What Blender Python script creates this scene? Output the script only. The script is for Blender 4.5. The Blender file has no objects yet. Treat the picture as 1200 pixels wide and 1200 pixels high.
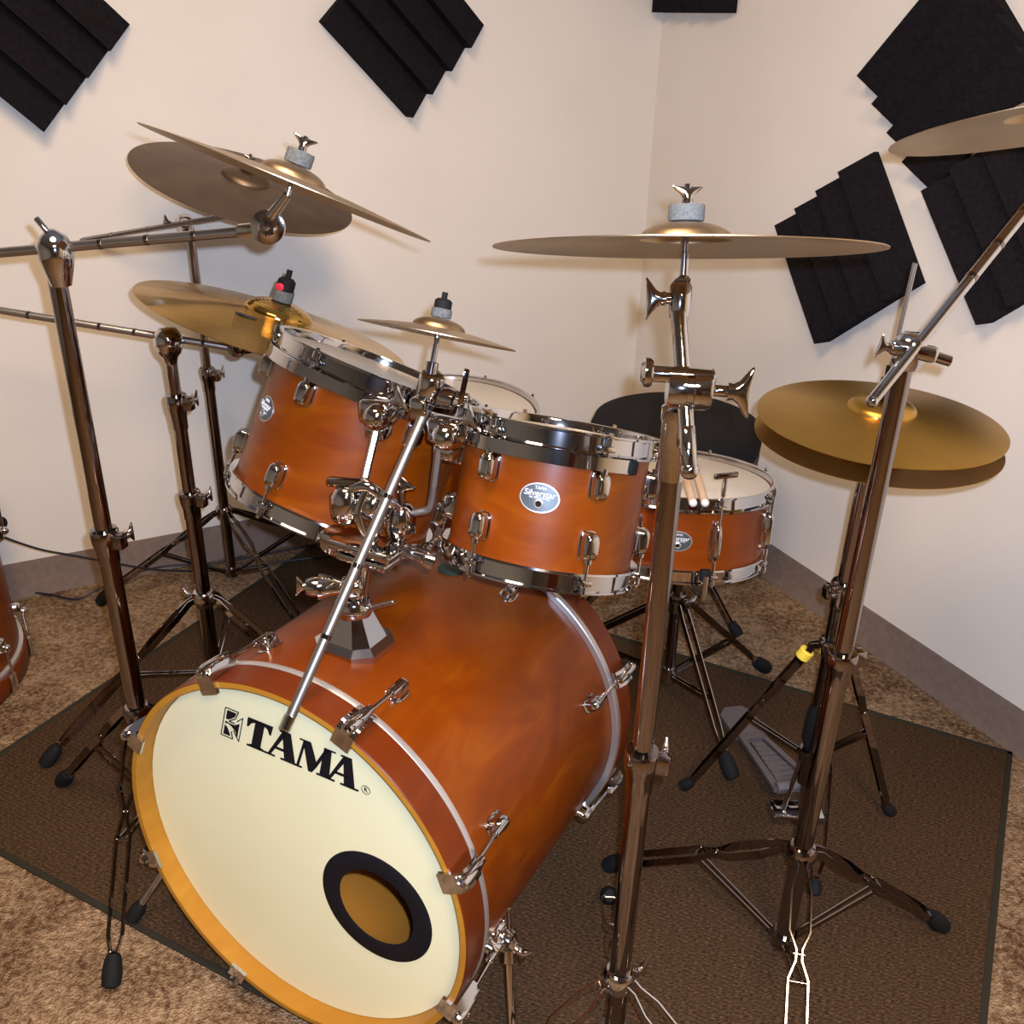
import bpy, bmesh, math, random
from mathutils import Vector as V, Matrix
random.seed(4)
sc = bpy.context.scene
COL = sc.collection
PI = math.pi
# ------------------------------------------------------------------ camera, light, exposure
cd = bpy.data.cameras.new('camera'); cam = bpy.data.objects.new('camera', cd); COL.objects.link(cam)
cd.sensor_width = 36; cd.lens = 34.5; cd.clip_start = .02
cam.matrix_world = Matrix(((0.999714, -0.023906, 0.000000, 0), (0.010689, 0.446984, -0.894478, 0), (0.021384, 0.894223, 0.447111, 1.375), (0, 0, 0, 1)))
sc.camera = cam
sc.view_settings.view_transform = 'Standard'; sc.view_settings.look = 'None'
sc.view_settings.exposure = 0.0; sc.view_settings.gamma = 1.0; sc.view_settings.use_curve_mapping = False
w = bpy.data.worlds.new('world'); sc.world = w; w.use_nodes = True
w.node_tree.nodes['Background'].inputs[0].default_value = (.5, .4, .3, 1); w.node_tree.nodes['Background'].inputs[1].default_value = .05

def lamp(name, loc, target, size, power, color, shape='DISK', spread=PI, size_y=None):
    ld = bpy.data.lights.new(name, 'AREA'); ld.shape = shape; ld.size = size
    if size_y: ld.size_y = size_y
    ld.energy = power; ld.color = color; ld.spread = spread
    o = bpy.data.objects.new(name, ld); COL.objects.link(o); o.location = loc
    o.rotation_euler = (V(target) - V(loc)).to_track_quat('-Z', 'Y').to_euler()
    return o
# the camera's own flash, a couple of centimetres up and right of the lens
FX = cam.matrix_world.to_3x3() @ V((.026, .026, -.0))
lamp('camera_flash', tuple(V((0, 0, 1.375)) + FX), (.12, 2.0, .6), .016, 42.0, (.53, .665, .93), spread=PI)
# the warm ceiling lamps of the room
lamp('ceiling_lamp', (-.35, .70, 2.46), (-.35, .70, 0), .80, 40.0, (1.0, .71, .45))
lamp('ceiling_lamp_far', (.45, -.9, 2.46), (.45, -.9, 0), .70, 74.0, (1.0, .72, .46))

# ------------------------------------------------------------------ materials
def mat(name, color, metal=0., rough=.5, bump=None, coat=0., spec=None):
    m = bpy.data.materials.new(name); m.use_nodes = True
    b = m.node_tree.nodes['Principled BSDF']
    b.inputs['Base Color'].default_value = (*color, 1); b.inputs['Metallic'].default_value = metal
    b.inputs['Roughness'].default_value = rough; b.inputs['Coat Weight'].default_value = coat
    b.inputs['Coat Roughness'].default_value = .12
    if spec is not None: b.inputs['Specular IOR Level'].default_value = spec
    return m
def nodes(m): return m.node_tree.nodes, m.node_tree.links, m.node_tree.nodes['Principled BSDF']
def noise_color(m, scale, stops, detail=4., vec_scale=None, bump=0., bump_scale=None, bdist=.002, rot=None):
    N, L, b = nodes(m)
    tc = N.new('ShaderNodeTexCoord'); mp = N.new('ShaderNodeMapping'); L.new(tc.outputs['Object'], mp.inputs[0])
    if vec_scale: mp.inputs['Scale'].default_value = vec_scale
    if rot: mp.inputs['Rotation'].default_value = rot
    n = N.new('ShaderNodeTexNoise'); n.inputs['Scale'].default_value = scale; n.inputs['Detail'].default_value = detail
    L.new(mp.outputs[0], n.inputs['Vector'])
    r = N.new('ShaderNodeValToRGB'); el = r.color_ramp.elements
    el[0].position = stops[0][0]; el[0].color = (*stops[0][1], 1)
    el[1].position = stops[-1][0]; el[1].color = (*stops[-1][1], 1)
    for p, c in stops[1:-1]:
        e = el.new(p); e.color = (*c, 1)
    L.new(n.outputs['Fac'], r.inputs[0]); L.new(r.outputs[0], b.inputs['Base Color'])
    if bump:
        n2 = N.new('ShaderNodeTexNoise'); n2.inputs['Scale'].default_value = bump_scale or scale * 2; n2.inputs['Detail'].default_value = 3
        L.new(tc.outputs['Object'], n2.inputs['Vector'])
        bp = N.new('ShaderNodeBump'); bp.inputs['Strength'].default_value = bump; bp.inputs['Distance'].default_value = bdist
        L.new(n2.outputs['Fac'], bp.inputs['Height']); L.new(bp.outputs[0], b.inputs['Normal'])
    return m
M = {}
M['chrome'] = mat('chrome', (.60, .61, .64), 1, .06)
M['dark_chrome'] = mat('darkened_chrome', (.30, .275, .275), 1, .07)  # chrome base darkened to stand for dim room reflections; also dark boom marks
M['knurled'] = mat('knurled_steel', (.34, .32, .29), 1, .40)
M['steel'] = mat('satin_steel', (.50, .48, .46), 1, .28)
M['black'] = mat('black_rubber', (.007, .007, .007), 0, .75, spec=.2)
M['felt'] = noise_color(mat('grey_felt', (.2, .21, .21), 0, .95), 300, [(.3, (.075, .08, .08)), (.7, (.13, .14, .14))], bump=.5, bump_scale=900)
M['red'] = mat('red_plastic', (.6, .02, .05), 0, .4)
M['yellow_tape'] = mat('yellow_tape', (.85, .62, .06), 0, .45)
M['wall'] = noise_color(mat('painted_wall', (.7, .62, .5), 0, .85), 3.0, [(.2, (.70, .635, .545)), (.8, (.76, .70, .61))], bump=.12, bump_scale=160, bdist=.002)
M['panel_wall'] = noise_color(mat('brown_panelled_wall', (.10, .05, .03), 0, .6), 6.0, [(.3, (.11, .085, .07)), (.7, (.16, .125, .105))], vec_scale=(1, 1, .1))
M['ceiling'] = mat('ceiling_tile', (.30, .31, .33), 0, .9)
M['grey_wall'] = mat('grey_painted_wall', (.36, .39, .43), 0, .85)
M['base'] = noise_color(mat('cove_base', (.2, .16, .13), 0, .8), 60, [(.3, (.150, .104, .078)), (.7, (.19, .134, .102))])
M['foam'] = noise_color(mat('charcoal_foam', (.011, .010, .012), 0, 1.0), 120, [(.3, (.0075, .006, .007)), (.7, (.013, .011, .0125))], bump=.6, bump_scale=700, spec=None) if False else noise_color(mat('charcoal_foam', (.011, .010, .012), 0, 1.0, spec=.1), 120, [(.3, (.0075, .006, .007)), (.7, (.013, .011, .0125))], bump=.6, bump_scale=700)
M['seat'] = noise_color(mat('black_velour', (.010, .010, .014), 0, .9, spec=.25), 200, [(.3, (.005, .0045, .005)), (.7, (.010, .009, .010))], bump=.3, bump_scale=500)
M['vinyl'] = mat('dark_grey_vinyl', (.035, .033, .033), 0, .5)
M['logo'] = mat('black_print', (.006, .005, .007), 0, .7, spec=.15)
M['white_print'] = mat('white_print', (.75, .75, .75), 0, .5)
M['cable'] = mat('black_cable', (.012, .013, .022), 0, .45)
M['stick'] = noise_color(mat('pale_hickory', (.5, .33, .2), 0, .45), 30, [(.3, (.50, .34, .22)), (.7, (.62, .45, .31))], vec_scale=(1, 1, 8))
M['tip'] = mat('white_nylon', (.62, .61, .56), 0, .5)
M['film'] = mat('coated_film', (.62, .57, .48), 0, .42)
M['clear_film'] = mat('grey_film', (.52, .48, .42), 0, .25)
M['bass_film'] = noise_color(mat('cream_film', (.75, .66, .48), 0, .40), 3, [(.3, (.73, .69, .42)), (.7, (.77, .73, .46))])
def wood(name, a, b_, c, rough=.31, coat=.0):
    m = mat(name, b_, 0, rough, coat=coat, spec=.27)
    N, L, b = nodes(m)
    b.inputs['Coat Roughness'].default_value = .28
    tc = N.new('ShaderNodeTexCoord'); mp = N.new('ShaderNodeMapping'); L.new(tc.outputs['Object'], mp.inputs[0])
    mp.inputs['Scale'].default_value = (3.0, 3.0, 9.0)
    n = N.new('ShaderNodeTexNoise'); n.inputs['Scale'].default_value = 1.8; n.inputs['Detail'].default_value = 6; n.inputs['Roughness'].default_value = .6; n.inputs['Distortion'].default_value = 1.2
    L.new(mp.outputs[0], n.inputs['Vector'])
    r = N.new('ShaderNodeValToRGB'); e = r.color_ramp.elements
    e[0].position = .25; e[0].color = (*a, 1); e[1].position = .78; e[1].color = (*c, 1); x = e.new(.52); x.color = (*b_, 1)
    L.new(n.outputs['Fac'], r.inputs[0]); L.new(r.outputs[0], b.inputs['Base Color'])
    return m
M['shell'] = wood('amber_lacquered_birch', (.110, .0170, .0004), (.160, .030, .0006), (.225, .056, .0010))
M['snare_shell'] = wood('reddish_lacquered_birch', (.135, .022, .0010), (.17, .031, .0013), (.21, .042, .002))
M['hoop_wood'] = wood('dark_amber_hoop', (.085, .013, .0015), (.11, .018, .002), (.14, .025, .003))
M['hoop_inner'] = wood('natural_maple_hoop', (.32, .135, .012), (.37, .165, .016), (.43, .21, .025), .5)
M['shell_inner'] = mat('bare_birch', (.38, .15, .014), 0, .6)
M['silver'] = mat('silver_collar', (.62, .60, .58), .85, .38)
def cymbal_mat(name, c0, c1, rough, bump=.25):
    m = mat(name, c0, 1, rough); N, L, b = nodes(m)
    tc = N.new('ShaderNodeTexCoord')
    n = N.new('ShaderNodeTexNoise'); n.inputs['Scale'].default_value = 9; n.inputs['Detail'].default_value = 5; L.new(tc.outputs['Object'], n.inputs[0])
    r = N.new('ShaderNodeValToRGB'); e = r.color_ramp.elements; e[0].position = .3; e[1].position = .7
    e[0].color = (*c0, 1); e[1].color = (*c1, 1); L.new(n.outputs['Fac'], r.inputs[0]); L.new(r.outputs[0], b.inputs['Base Color'])
    ln = N.new('ShaderNodeVectorMath'); ln.operation = 'LENGTH'; L.new(tc.outputs['Object'], ln.inputs[0])
    mu = N.new('ShaderNodeMath'); mu.operation = 'MULTIPLY'; mu.inputs[1].default_value = 2600; L.new(ln.outputs['Value'], mu.inputs[0])
    si = N.new('ShaderNodeMath'); si.operation = 'SINE'; L.new(mu.outputs[0], si.inputs[0])
    n2 = N.new('ShaderNodeTexNoise'); n2.inputs['Scale'].default_value = 28; L.new(tc.outputs['Object'], n2.inputs[0])
    ad = N.new('ShaderNodeMath'); ad.operation = 'MULTIPLY_ADD'; ad.inputs[1].default_value = .12; L.new(si.outputs[0], ad.inputs[0]); L.new(n2.outputs['Fac'], ad.inputs[2])
    bp = N.new('ShaderNodeBump'); bp.inputs['Strength'].default_value = bump; bp.inputs['Distance'].default_value = .0016; L.new(ad.outputs[0], bp.inputs['Height']); L.new(bp.outputs[0], b.inputs['Normal'])
    return m
M['bronze'] = cymbal_mat('cast_bronze', (.38, .275, .16), (.48, .35, .21), .38)
M['brilliant'] = cymbal_mat('brilliant_bronze', (.42, .24, .035), (.66, .42, .10), .13, .9)
M['old_bronze'] = cymbal_mat('tarnished_bronze', (.13, .088, .058), (.23, .16, .105), .50)
M['gold'] = cymbal_mat('golden_bronze', (.46, .265, .045), (.56, .34, .075), .34)
# carpet, rug
def carpet():
    m = mat('beige_cut_pile_carpet', (.3, .2, .13), 0, .95, spec=.1); N, L, b = nodes(m)
    tc = N.new('ShaderNodeTexCoord')
    n = N.new('ShaderNodeTexNoise'); n.inputs['Scale'].default_value = 95; n.inputs['Detail'].default_value = 6; n.inputs['Roughness'].default_value = .78
    L.new(tc.outputs['Object'], n.inputs[0])
    n3 = N.new('ShaderNodeTexNoise'); n3.inputs['Scale'].default_value = 11; n3.inputs['Detail'].default_value = 2; L.new(tc.outputs['Object'], n3.inputs[0])
    ad = N.new('ShaderNodeMath'); ad.operation = 'MULTIPLY_ADD'; ad.inputs[1].default_value = .35; L.new(n3.outputs['Fac'], ad.inputs[0])
    sb = N.new('ShaderNodeMath'); sb.operation = 'SUBTRACT'; sb.inputs[1].default_value = .175; L.new(n.outputs['Fac'], sb.inputs[0]); L.new(sb.outputs[0], ad.inputs[2])
    r = N.new('ShaderNodeValToRGB'); e = r.color_ramp.elements
    e[0].position = .36; e[0].color = (.085, .040, .018, 1); e[1].position = .64; e[1].color = (.40, .27, .16, 1)
    x = e.new(.49); x.color = (.222, .138, .075, 1)
    L.new(ad.outputs[0], r.inputs[0]); L.new(r.outputs[0], b.inputs['Base Color'])
    v = N.new('ShaderNodeTexVoronoi'); v.inputs['Scale'].default_value = 260; L.new(tc.outputs['Object'], v.inputs[0])
    bp = N.new('ShaderNodeBump'); bp.inputs['Strength'].default_value = .8; bp.inputs['Distance'].default_value = .006
    L.new(v.outputs['Distance'], bp.inputs['Height']); L.new(bp.outputs[0], b.inputs['Normal'])
    return m
M['carpet'] = carpet()
def rugmat():
    m = mat('woven_brown_rug', (.06, .04, .03), 0, .95, spec=.08); N, L, b = nodes(m)
    tc = N.new('ShaderNodeTexCoord'); mp = N.new('ShaderNodeMapping'); L.new(tc.outputs['Object'], mp.inputs[0])
    mp.inputs['Rotation'].default_value = (0, 0, math.radians(8)); mp.inputs['Scale'].default_value = (.42, 1.25, 1)
    n = N.new('ShaderNodeTexNoise'); n.inputs['Scale'].default_value = 330; n.inputs['Detail'].default_value = 3; n.inputs['Roughness'].default_value = .7; L.new(mp.outputs[0], n.inputs[0])
    r = N.new('ShaderNodeValToRGB'); e = r.color_ramp.elements
    e[0].position = .36; e[0].color = (.024, .014, .006, 1); e[1].position = .72; e[1].color = (.19, .082, .048, 1)
    for p, c in ((.46, (.048, .029, .014)), (.53, (.066, .042, .020)), (.60, (.115, .052, .030))):
        x = e.new(p); x.color = (*c, 1)
    L.new(n.outputs['Fac'], r.inputs[0])
    wv = N.new('ShaderNodeTexWave'); wv.inputs['Scale'].default_value = 38; wv.bands_direction = 'X'; wv.inputs['Distortion'].default_value = 1.2; wv.inputs['Detail'].default_value = 1; wv.inputs['Detail Scale'].default_value = 6
    mp2 = N.new('ShaderNodeMapping'); L.new(tc.outputs['Object'], mp2.inputs[0]); mp2.inputs['Rotation'].default_value = (0, 0, math.radians(-62.5)); L.new(mp2.outputs[0], wv.inputs[0])
    mx = N.new('ShaderNodeMix'); mx.data_type = 'RGBA'; mx.blend_type = 'MULTIPLY'; mx.inputs['Factor'].default_value = .22
    L.new(r.outputs[0], mx.inputs['A']); L.new(wv.outputs['Color'], mx.inputs['B']); L.new(mx.outputs['Result'], b.inputs['Base Color'])
    bp = N.new('ShaderNodeBump'); bp.inputs['Strength'].default_value = .35; bp.inputs['Distance'].default_value = .001
    L.new(n.outputs['Fac'], bp.inputs['Height']); L.new(bp.outputs[0], b.inputs['Normal'])
    return m
M['rug'] = rugmat()
M['rug_edge'] = mat('rug_binding', (.030, .026, .017), 0, .9, spec=.1)

# ------------------------------------------------------------------ geometry helpers
def frame(axis, hint=(0, 0, 1)):
    z = V(axis).normalized(); h = V(hint)
    if abs(z.dot(h.normalized())) > .98: h = V((1, 0, 0))
    x = (h - z * h.dot(z)).normalized(); return x, z.cross(x), z
class MB:
    def __init__(s): s.v = []; s.f = []
    def add(s, vs, fs):
        k = len(s.v); s.v += [V(p) for p in vs]; s.f += [tuple(i + k for i in f) for f in fs]; return s
    def lathe(s, prof, o, axis, n=48, a0=0., a1=2 * PI, closed=False, hint=(0, 0, 1)):
        x, y, z = frame(axis, hint); o = V(o); full = abs(a1 - a0 - 2 * PI) < 1e-6
        m = n if full else n + 1; vs = []; fs = []
        for i in range(m):
            a = a0 + (a1 - a0) * i / n; d = x * math.cos(a) + y * math.sin(a)
            vs += [o + d * r + z * h for r, h in prof]
        k = len(prof); kk = k if closed else k - 1
        for i in range(n):
            j = (i + 1) % m
            for q in range(kk):
                p = (q + 1) % k
                fs.append((i * k + q, j * k + q, j * k + p, i * k + p))
        if closed and not full:
            fs.append(tuple(range(k - 1, -1, -1))); fs.append(tuple(n * k + q for q in range(k)))
        return s.add(vs, fs)
    def tube(s, p, q, r, r2=None, n=16):
        p, q = V(p), V(q); r2 = r if r2 is None else r2; L = (q - p).length
        c = min(r, r2) * .15
        return s.lathe([(0, 0), (r - c, 0), (r, c), (r2, L - c), (r2 - c, L), (0, L)], p, q - p, n)
    def path(s, pts, r, n=10):
        pts = [V(p) for p in pts]; vs = []; fs = []; x = None
        for i, p in enumerate(pts):
            t = (pts[min(i + 1, len(pts) - 1)] - pts[max(i - 1, 0)]).normalized()
            if x is None: x = frame(t)[0]
            x = (x - t * x.dot(t)).normalized(); y = t.cross(x)
            vs += [p + (x * math.cos(2 * PI * k / n) + y * math.sin(2 * PI * k / n)) * r for k in range(n)]
        for i in range(len(pts) - 1):
            for k in range(n):
                l = (k + 1) % n; fs.append((i * n + k, i * n + l, (i + 1) * n + l, (i + 1) * n + k))
        fs.append(tuple(range(n - 1, -1, -1))); fs.append(tuple((len(pts) - 1) * n + k for k in range(n)))
        return s.add(vs, fs)
    def box(s, c, size, ax=None, bev=.15):
        c = V(c); ax = ax or (V((1, 0, 0)), V((0, 1, 0)), V((0, 0, 1)))
        bm = bmesh.new(); bmesh.ops.create_cube(bm, size=1)
        for v in bm.verts: v.co = V((v.co.x * size[0], v.co.y * size[1], v.co.z * size[2]))
        if bev: bmesh.ops.bevel(bm, geom=list(bm.edges), offset=bev * min(size), segments=2, affect='EDGES', profile=.5)
        bm.verts.index_update()
        vs = [c + ax[0] * v.co.x + ax[1] * v.co.y + ax[2] * v.co.z for v in bm.verts]
        fs = [tuple(v.index for v in f.verts) for f in bm.faces]; bm.free(); return s.add(vs, fs)
    def oval(s, c, ax, w, h, d, pw=2.6, n=28, dome=.35):
        # rounded pad: outline in ax0, ax1; grows along ax2
        c = V(c); vs = []; fs = []
        rings = [(1, 0), (1, .45), (.93, .72), (.75, .92), (.4, 1.0)]
        if dome == 0: rings = [(1, 0), (1, .8), (.94, 1)]
        for sc_, z in rings:
            for k in range(n):
                a = 2 * PI * k / n; ca, sa = math.cos(a), math.sin(a)
                X = abs(ca) ** (2 / pw) * math.copysign(1, ca) * w / 2; Y = abs(sa) ** (2 / pw) * math.copysign(1, sa) * h / 2
                vs.append(c + ax[0] * (X * sc_) + ax[1] * (Y * sc_) + ax[2] * (z * d))
        for i in range(len(rings) - 1):
            for k in range(n):
                l = (k + 1) % n; fs.append((i * n + k, i * n + l, (i + 1) * n + l, (i + 1) * n + k))
        fs.append(tuple(range(n - 1, -1, -1))); fs.append(tuple((len(rings) - 1) * n + k for k in range(n)))
        return s.add(vs, fs)
    def sphere(s, c, r, n=16, st=1.0, axis=(0, 0, 1)):
        prof = [(r * math.sin(PI * i / 10), -r * st * math.cos(PI * i / 10)) for i in range(11)]
        return s.lathe(prof, c, axis, n)
    def prism(s, pts2, o, ax, z0, z1):
        # closed 2D outline in ax0, ax1, extruded z0..z1 along ax2
        o = V(o); k = len(pts2)
        vs = [o + ax[0] * p[0] + ax[1] * p[1] + ax[2] * z0 for p in pts2] + [o + ax[0] * p[0] + ax[1] * p[1] + ax[2] * z1 for p in pts2]
        fs = [tuple(range(k - 1, -1, -1)), tuple(range(k, 2 * k))] + [(i, (i + 1) % k, k + (i + 1) % k, k + i) for i in range(k)]
        return s.add(vs, fs)
    def wing(s, c, axis, r=.02, flat=(0, 0, 1)):
        # wing nut: hub along axis with two ears
        x, y, z = frame(axis, flat); c = V(c)
        n = 24; vs = []; fs = []
        rings = [(0, .40, .40), (.25, .34, .34), (.50, .50, .32), (.78, .88, .26), (.98, 1.12, .22), (1.06, 1.08, .16), (1.02, .80, .12)]
        for t, a, e in rings:
            for k in range(n):
                g = 2 * PI * k / n; lift = abs(math.cos(g)) ** 2 * t * .08 * r
                vs.append(c + x * (math.cos(g) * a * r) + y * (math.sin(g) * e * r) + z * (t * r * .9 + lift))
        for i in range(len(rings) - 1):
            for k in range(n): l = (k + 1) % n; fs.append((i * n + k, i * n + l, (i + 1) * n + l, (i + 1) * n + k))
        fs.append(tuple(range(n - 1, -1, -1))); fs.append(tuple((len(rings) - 1) * n + k for k in range(n)))
        return s.add(vs, fs)
    def build(s, name, m, parent=None, sharp=38, origin=None):
        me = bpy.data.meshes.new(name)
        off = V((0, 0, 0))
        if origin is not None: off = V(origin)
        elif parent is not None: off = V(parent.get('_o', (0, 0, 0)))
        me.from_pydata([v - off for v in s.v], [], s.f); me.validate()
        bm = bmesh.new(); bm.from_mesh(me); bmesh.ops.remove_doubles(bm, verts=bm.verts, dist=1e-6)
        bmesh.ops.recalc_face_normals(bm, faces=bm.faces); bm.to_mesh(me); bm.free()
        for p in me.polygons: p.use_smooth = True
        me.set_sharp_from_angle(angle=math.radians(sharp))
        me.materials.append(M[m] if isinstance(m, str) else m)
        o = bpy.data.objects.new(name, me); COL.objects.link(o)
        if parent is not None:
            o.parent = parent; po = V(parent.get('_o', (0, 0, 0))); o.location = off - po
        else: o.location = off
        o['_o'] = tuple(off); return o
def thing(name, label, cat, loc, group=None):
    o = bpy.data.objects.new(name, None); o.empty_display_size = .05; COL.objects.link(o); o.location = loc
    o['label'] = label; o['category'] = cat; o['_o'] = tuple(loc)
    if group: o['group'] = group
    return o
def tag(o, label, cat, group=None):
    o['label'] = label; o['category'] = cat
    if group: o['group'] = group
    return o
def struct(o): o['kind'] = 'structure'; return o
def text(s, size, origin, ax, mname, parent, name='lettering', ext=.0003, align='CENTER'):
    cu = bpy.data.curves.new(name, 'FONT'); cu.body = s; cu.size = size; cu.extrude = ext; cu.align_x = align; cu.align_y = 'CENTER'
    t = bpy.data.objects.new(name, cu); COL.objects.link(t); bpy.context.view_layer.update()
    me = bpy.data.meshes.new_from_object(t.evaluated_get(bpy.context.evaluated_depsgraph_get())); bpy.data.objects.remove(t)
    m = MB(); o = V(origin); m.add([o + ax[0] * v.co.x + ax[1] * v.co.y + ax[2] * v.co.z for v in me.vertices], [tuple(p.vertices) for p in me.polygons])
    return m.build(name, mname, parent)
def lerp(a, b, t): return V(a) * (1 - t) + V(b) * t
def bez(pts, n=8):
    # Catmull-Rom through the points
    P = [V(p) for p in pts]; P = [P[0] * 2 - P[1]] + P + [P[-1] * 2 - P[-2]]; out = []
    for i in range(1, len(P) - 2):
        for k in range(n):
            t = k / n; a, b, c, d = P[i - 1:i + 3]
            out.append(.5 * ((2 * b) + (c - a) * t + (2 * a - 5 * b + 4 * c - d) * t * t + (3 * b - a - 3 * c + d) * t ** 3))
    return out + [P[-2]]

# ------------------------------------------------------------------ room
KX, KY = .383, 3.042
A = math.radians(27.2)
UL = V((math.cos(A), math.sin(A), 0)); UR = V((math.sin(A), -math.cos(A), 0)); UZ = V((0, 0, 1))
K = V((KX, KY, 0)); RL, RR, HC = 4.6, 6.4, 2.5
def slab(name, c, size, m):
    b = MB().box(c, size, (UL, UR, UZ), bev=0); return struct(b.build(name, m, origin=c))
mid = K - UL * (RL / 2) + UR * (RR / 2)
slab('floor', mid + UZ * -.05, (RL + .4, RR + .4, .1), 'carpet')
slab('ceiling', mid + UZ * (HC + .05), (RL + .4, RR + .4, .1), 'ceiling')
slab('wall_left', K - UL * (RL / 2) - UR * .05 + UZ * HC / 2, (RL + .0, .1, HC), 'wall')
slab('wall_right', K + UL * .05 + UR * (RR / 2) + UZ * HC / 2, (.1, RR + .2, HC), 'wall')
slab('wall_back', K - UL * (RL / 2) + UR * (RR + .05) + UZ * HC / 2, (RL + .0, .1, HC), 'panel_wall')
slab('wall_far_left', K - UL * (RL + .05) + UR * (RR / 2) + UZ * HC / 2, (.1, RR + .2, HC), 'grey_wall')
def cove(name, p0, along, out, L):
    b = MB(); prof = [(0, 0), (.014, 0), (.012, .008), (.005, .022), (.004, .094), (.002, .1), (0, .1)]
    b.prism(prof, p0, (out, UZ, along), 0, L); return struct(b.build(name, 'base', origin=tuple(p0)))
cove('baseboard_left', K - UL * RL, UL, UR, RL)
cove('baseboard_right', K, UR, -UL, RR)

dc = K - UL * 2.2 + UR * (RR - .02)  # unseen door and frame, added to put dark bands in the chrome reflections
dr = MB(); dr.box(dc + UZ * 1.02, (.92, .045, 2.04), (UL, UR, UZ), bev=.1); reflection_door = struct(dr.build('reflection_door_1', 'hoop_wood', origin=tuple(dc)))
b = MB()
for sx in (-1, 1): b.box(dc + UL * sx * .50 + UZ * 1.04, (.08, .05, 2.12), (UL, UR, UZ), bev=.1)
b.box(dc + UZ * 2.10, (1.08, .05, .08), (UL, UR, UZ), bev=.1); b.build('reflection_door_frame', 'base', reflection_door)

# rug
ra, rb, rc = V((-1.129, 1.414, 0)), V((-.581, 2.493, 0)), V((1.057, 1.624, 0))
RU = (rb - ra).normalized(); RV = V((RU.y, -RU.x, 0)); rl, rw = 1.215, 1.86
rm = ra + RU * rl / 2 + RV * rw / 2
rug = thing('area_rug', 'dark brown woven rectangular rug under the drum kit', 'rug', tuple(rm))
MB().box(rm + UZ * .0015, (rl - .012, rw - .012, .003), (RU, RV, UZ), bev=.1).build('woven_field', 'rug', rug)
b = MB()
for sx in (-1, 1):
    b.box(rm + RU * sx * (rl / 2 - .005) + UZ * .0021, (.012, rw, .0042), (RU, RV, UZ), bev=.3)
    b.box(rm + RV * sx * (rw / 2 - .005) + UZ * .0021, (rl, .012, .0042), (RU, RV, UZ), bev=.3)
b.build('binding', 'rug_edge', rug)

# foam panels
def foam(label, c, rot, n=4, side=.302):
    wallv, s, z = c
    if wallv == 'L': a0, out = UL, UR
    else: a0, out = UR, -UL
    x = (a0 * math.cos(rot) + UZ * math.sin(rot)); y = out.cross(x)
    o = K + (a0 * s) + UZ * z
    h = side / 2; pts = [(-h, 0), (h, 0)]; top = [(-h, .012)]
    for i in range(n):
        xa = -h + side * i / n; xb = -h + side * (i + 1) / n
        top += [(xa + .002, .052), (xb, .014)]
    prof = pts + top[::-1]
    ob = MB().prism(prof, o, (x, out, y), -h, h).build('acoustic_foam_panel', 'foam', sharp=20, origin=tuple(o))
    return tag(ob, label, 'foam panel', 'black foam wedge panels on the walls')
R45 = math.radians(45)
foam('black wedge foam panel in the top left corner of the photo', ('L', -1.619, 1.351), R45)
foam('black wedge foam panel above the shiny gold cymbal, between the corner and the left panel', ('L', -.764, 1.365), R45)
foam('black foam panel just right of the room corner at the very top', ('R', .172, 1.556), 0.)
foam('black wedge foam panel at the top right, behind the high right cymbal', ('R', 1.03, 1.296), math.radians(-43))
foam('black wedge foam panel behind the right tip of the centre cymbal', ('R', .844, .919), math.radians(39), side=.312)
foam('black wedge foam panel at the right edge below the high cymbal', ('R', 1.259, 1.070), math.radians(41.5))


# ------------------------------------------------------------------ hardware builders
def wing_bolt(parent, p, axis, r=.016, L=.012, m='chrome', flat=(0, 0, 1)):
    b = MB(); p = V(p); a = V(axis).normalized(); b.tube(p, p + a * L, r * .3); b.wing(p + a * L, a, r, flat); return b.build('wing_bolt', m, parent)
def collar(parent, base, z, r, side, m='dark_chrome', h=.05):
    p = V((base[0], base[1], z)); b = MB()
    b.lathe([(r, -h), (r + .002, -h), (r + .0025, -h * .55), (r + .006, -h * .3), (r + .007, .004), (r + .005, .008), (r - .004, .009)], p, UZ, 28)
    d = V(side).normalized()
    b.box(p + d * (r + .010) - UZ * .008, (.022, .018, .026), (d, UZ.cross(d), UZ), bev=.2)
    ob = b.build('height_collar', m, parent)
    e = UZ.cross(d)
    bb = MB(); bb.tube(p + d * (r + .011) - UZ * .008 - e * .006, p + d * (r + .011) - UZ * .008 + e * .022, .004)
    bb.wing(p + d * (r + .011) - UZ * .008 + e * .018, e, .015); bb.build('wing_bolt', 'chrome', ob)
    return ob
def strip(b, pts, w, t, side):
    # flat bar following points; w tall (perp to side and path), t thick along side
    side = V(side).normalized(); vs = []; fs = []
    for i, p in enumerate(pts):
        tt = (V(pts[min(i + 1, len(pts) - 1)]) - V(pts[max(i - 1, 0)])).normalized()
        up = side.cross(tt).normalized()
        for a, c in ((-1, -1), (1, -1), (1, 1), (-1, 1)):
            vs.append(V(p) + side * a * t / 2 + up * c * w / 2)
    for i in range(len(pts) - 1):
        for k in range(4):
            l = (k + 1) % 4; fs.append((i * 4 + k, i * 4 + l, i * 4 + 4 + l, i * 4 + 4 + k))
    fs.append((3, 2, 1, 0)); n = 4 * (len(pts) - 1); fs.append((n, n + 1, n + 2, n + 3)); b.add(vs, fs)
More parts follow.
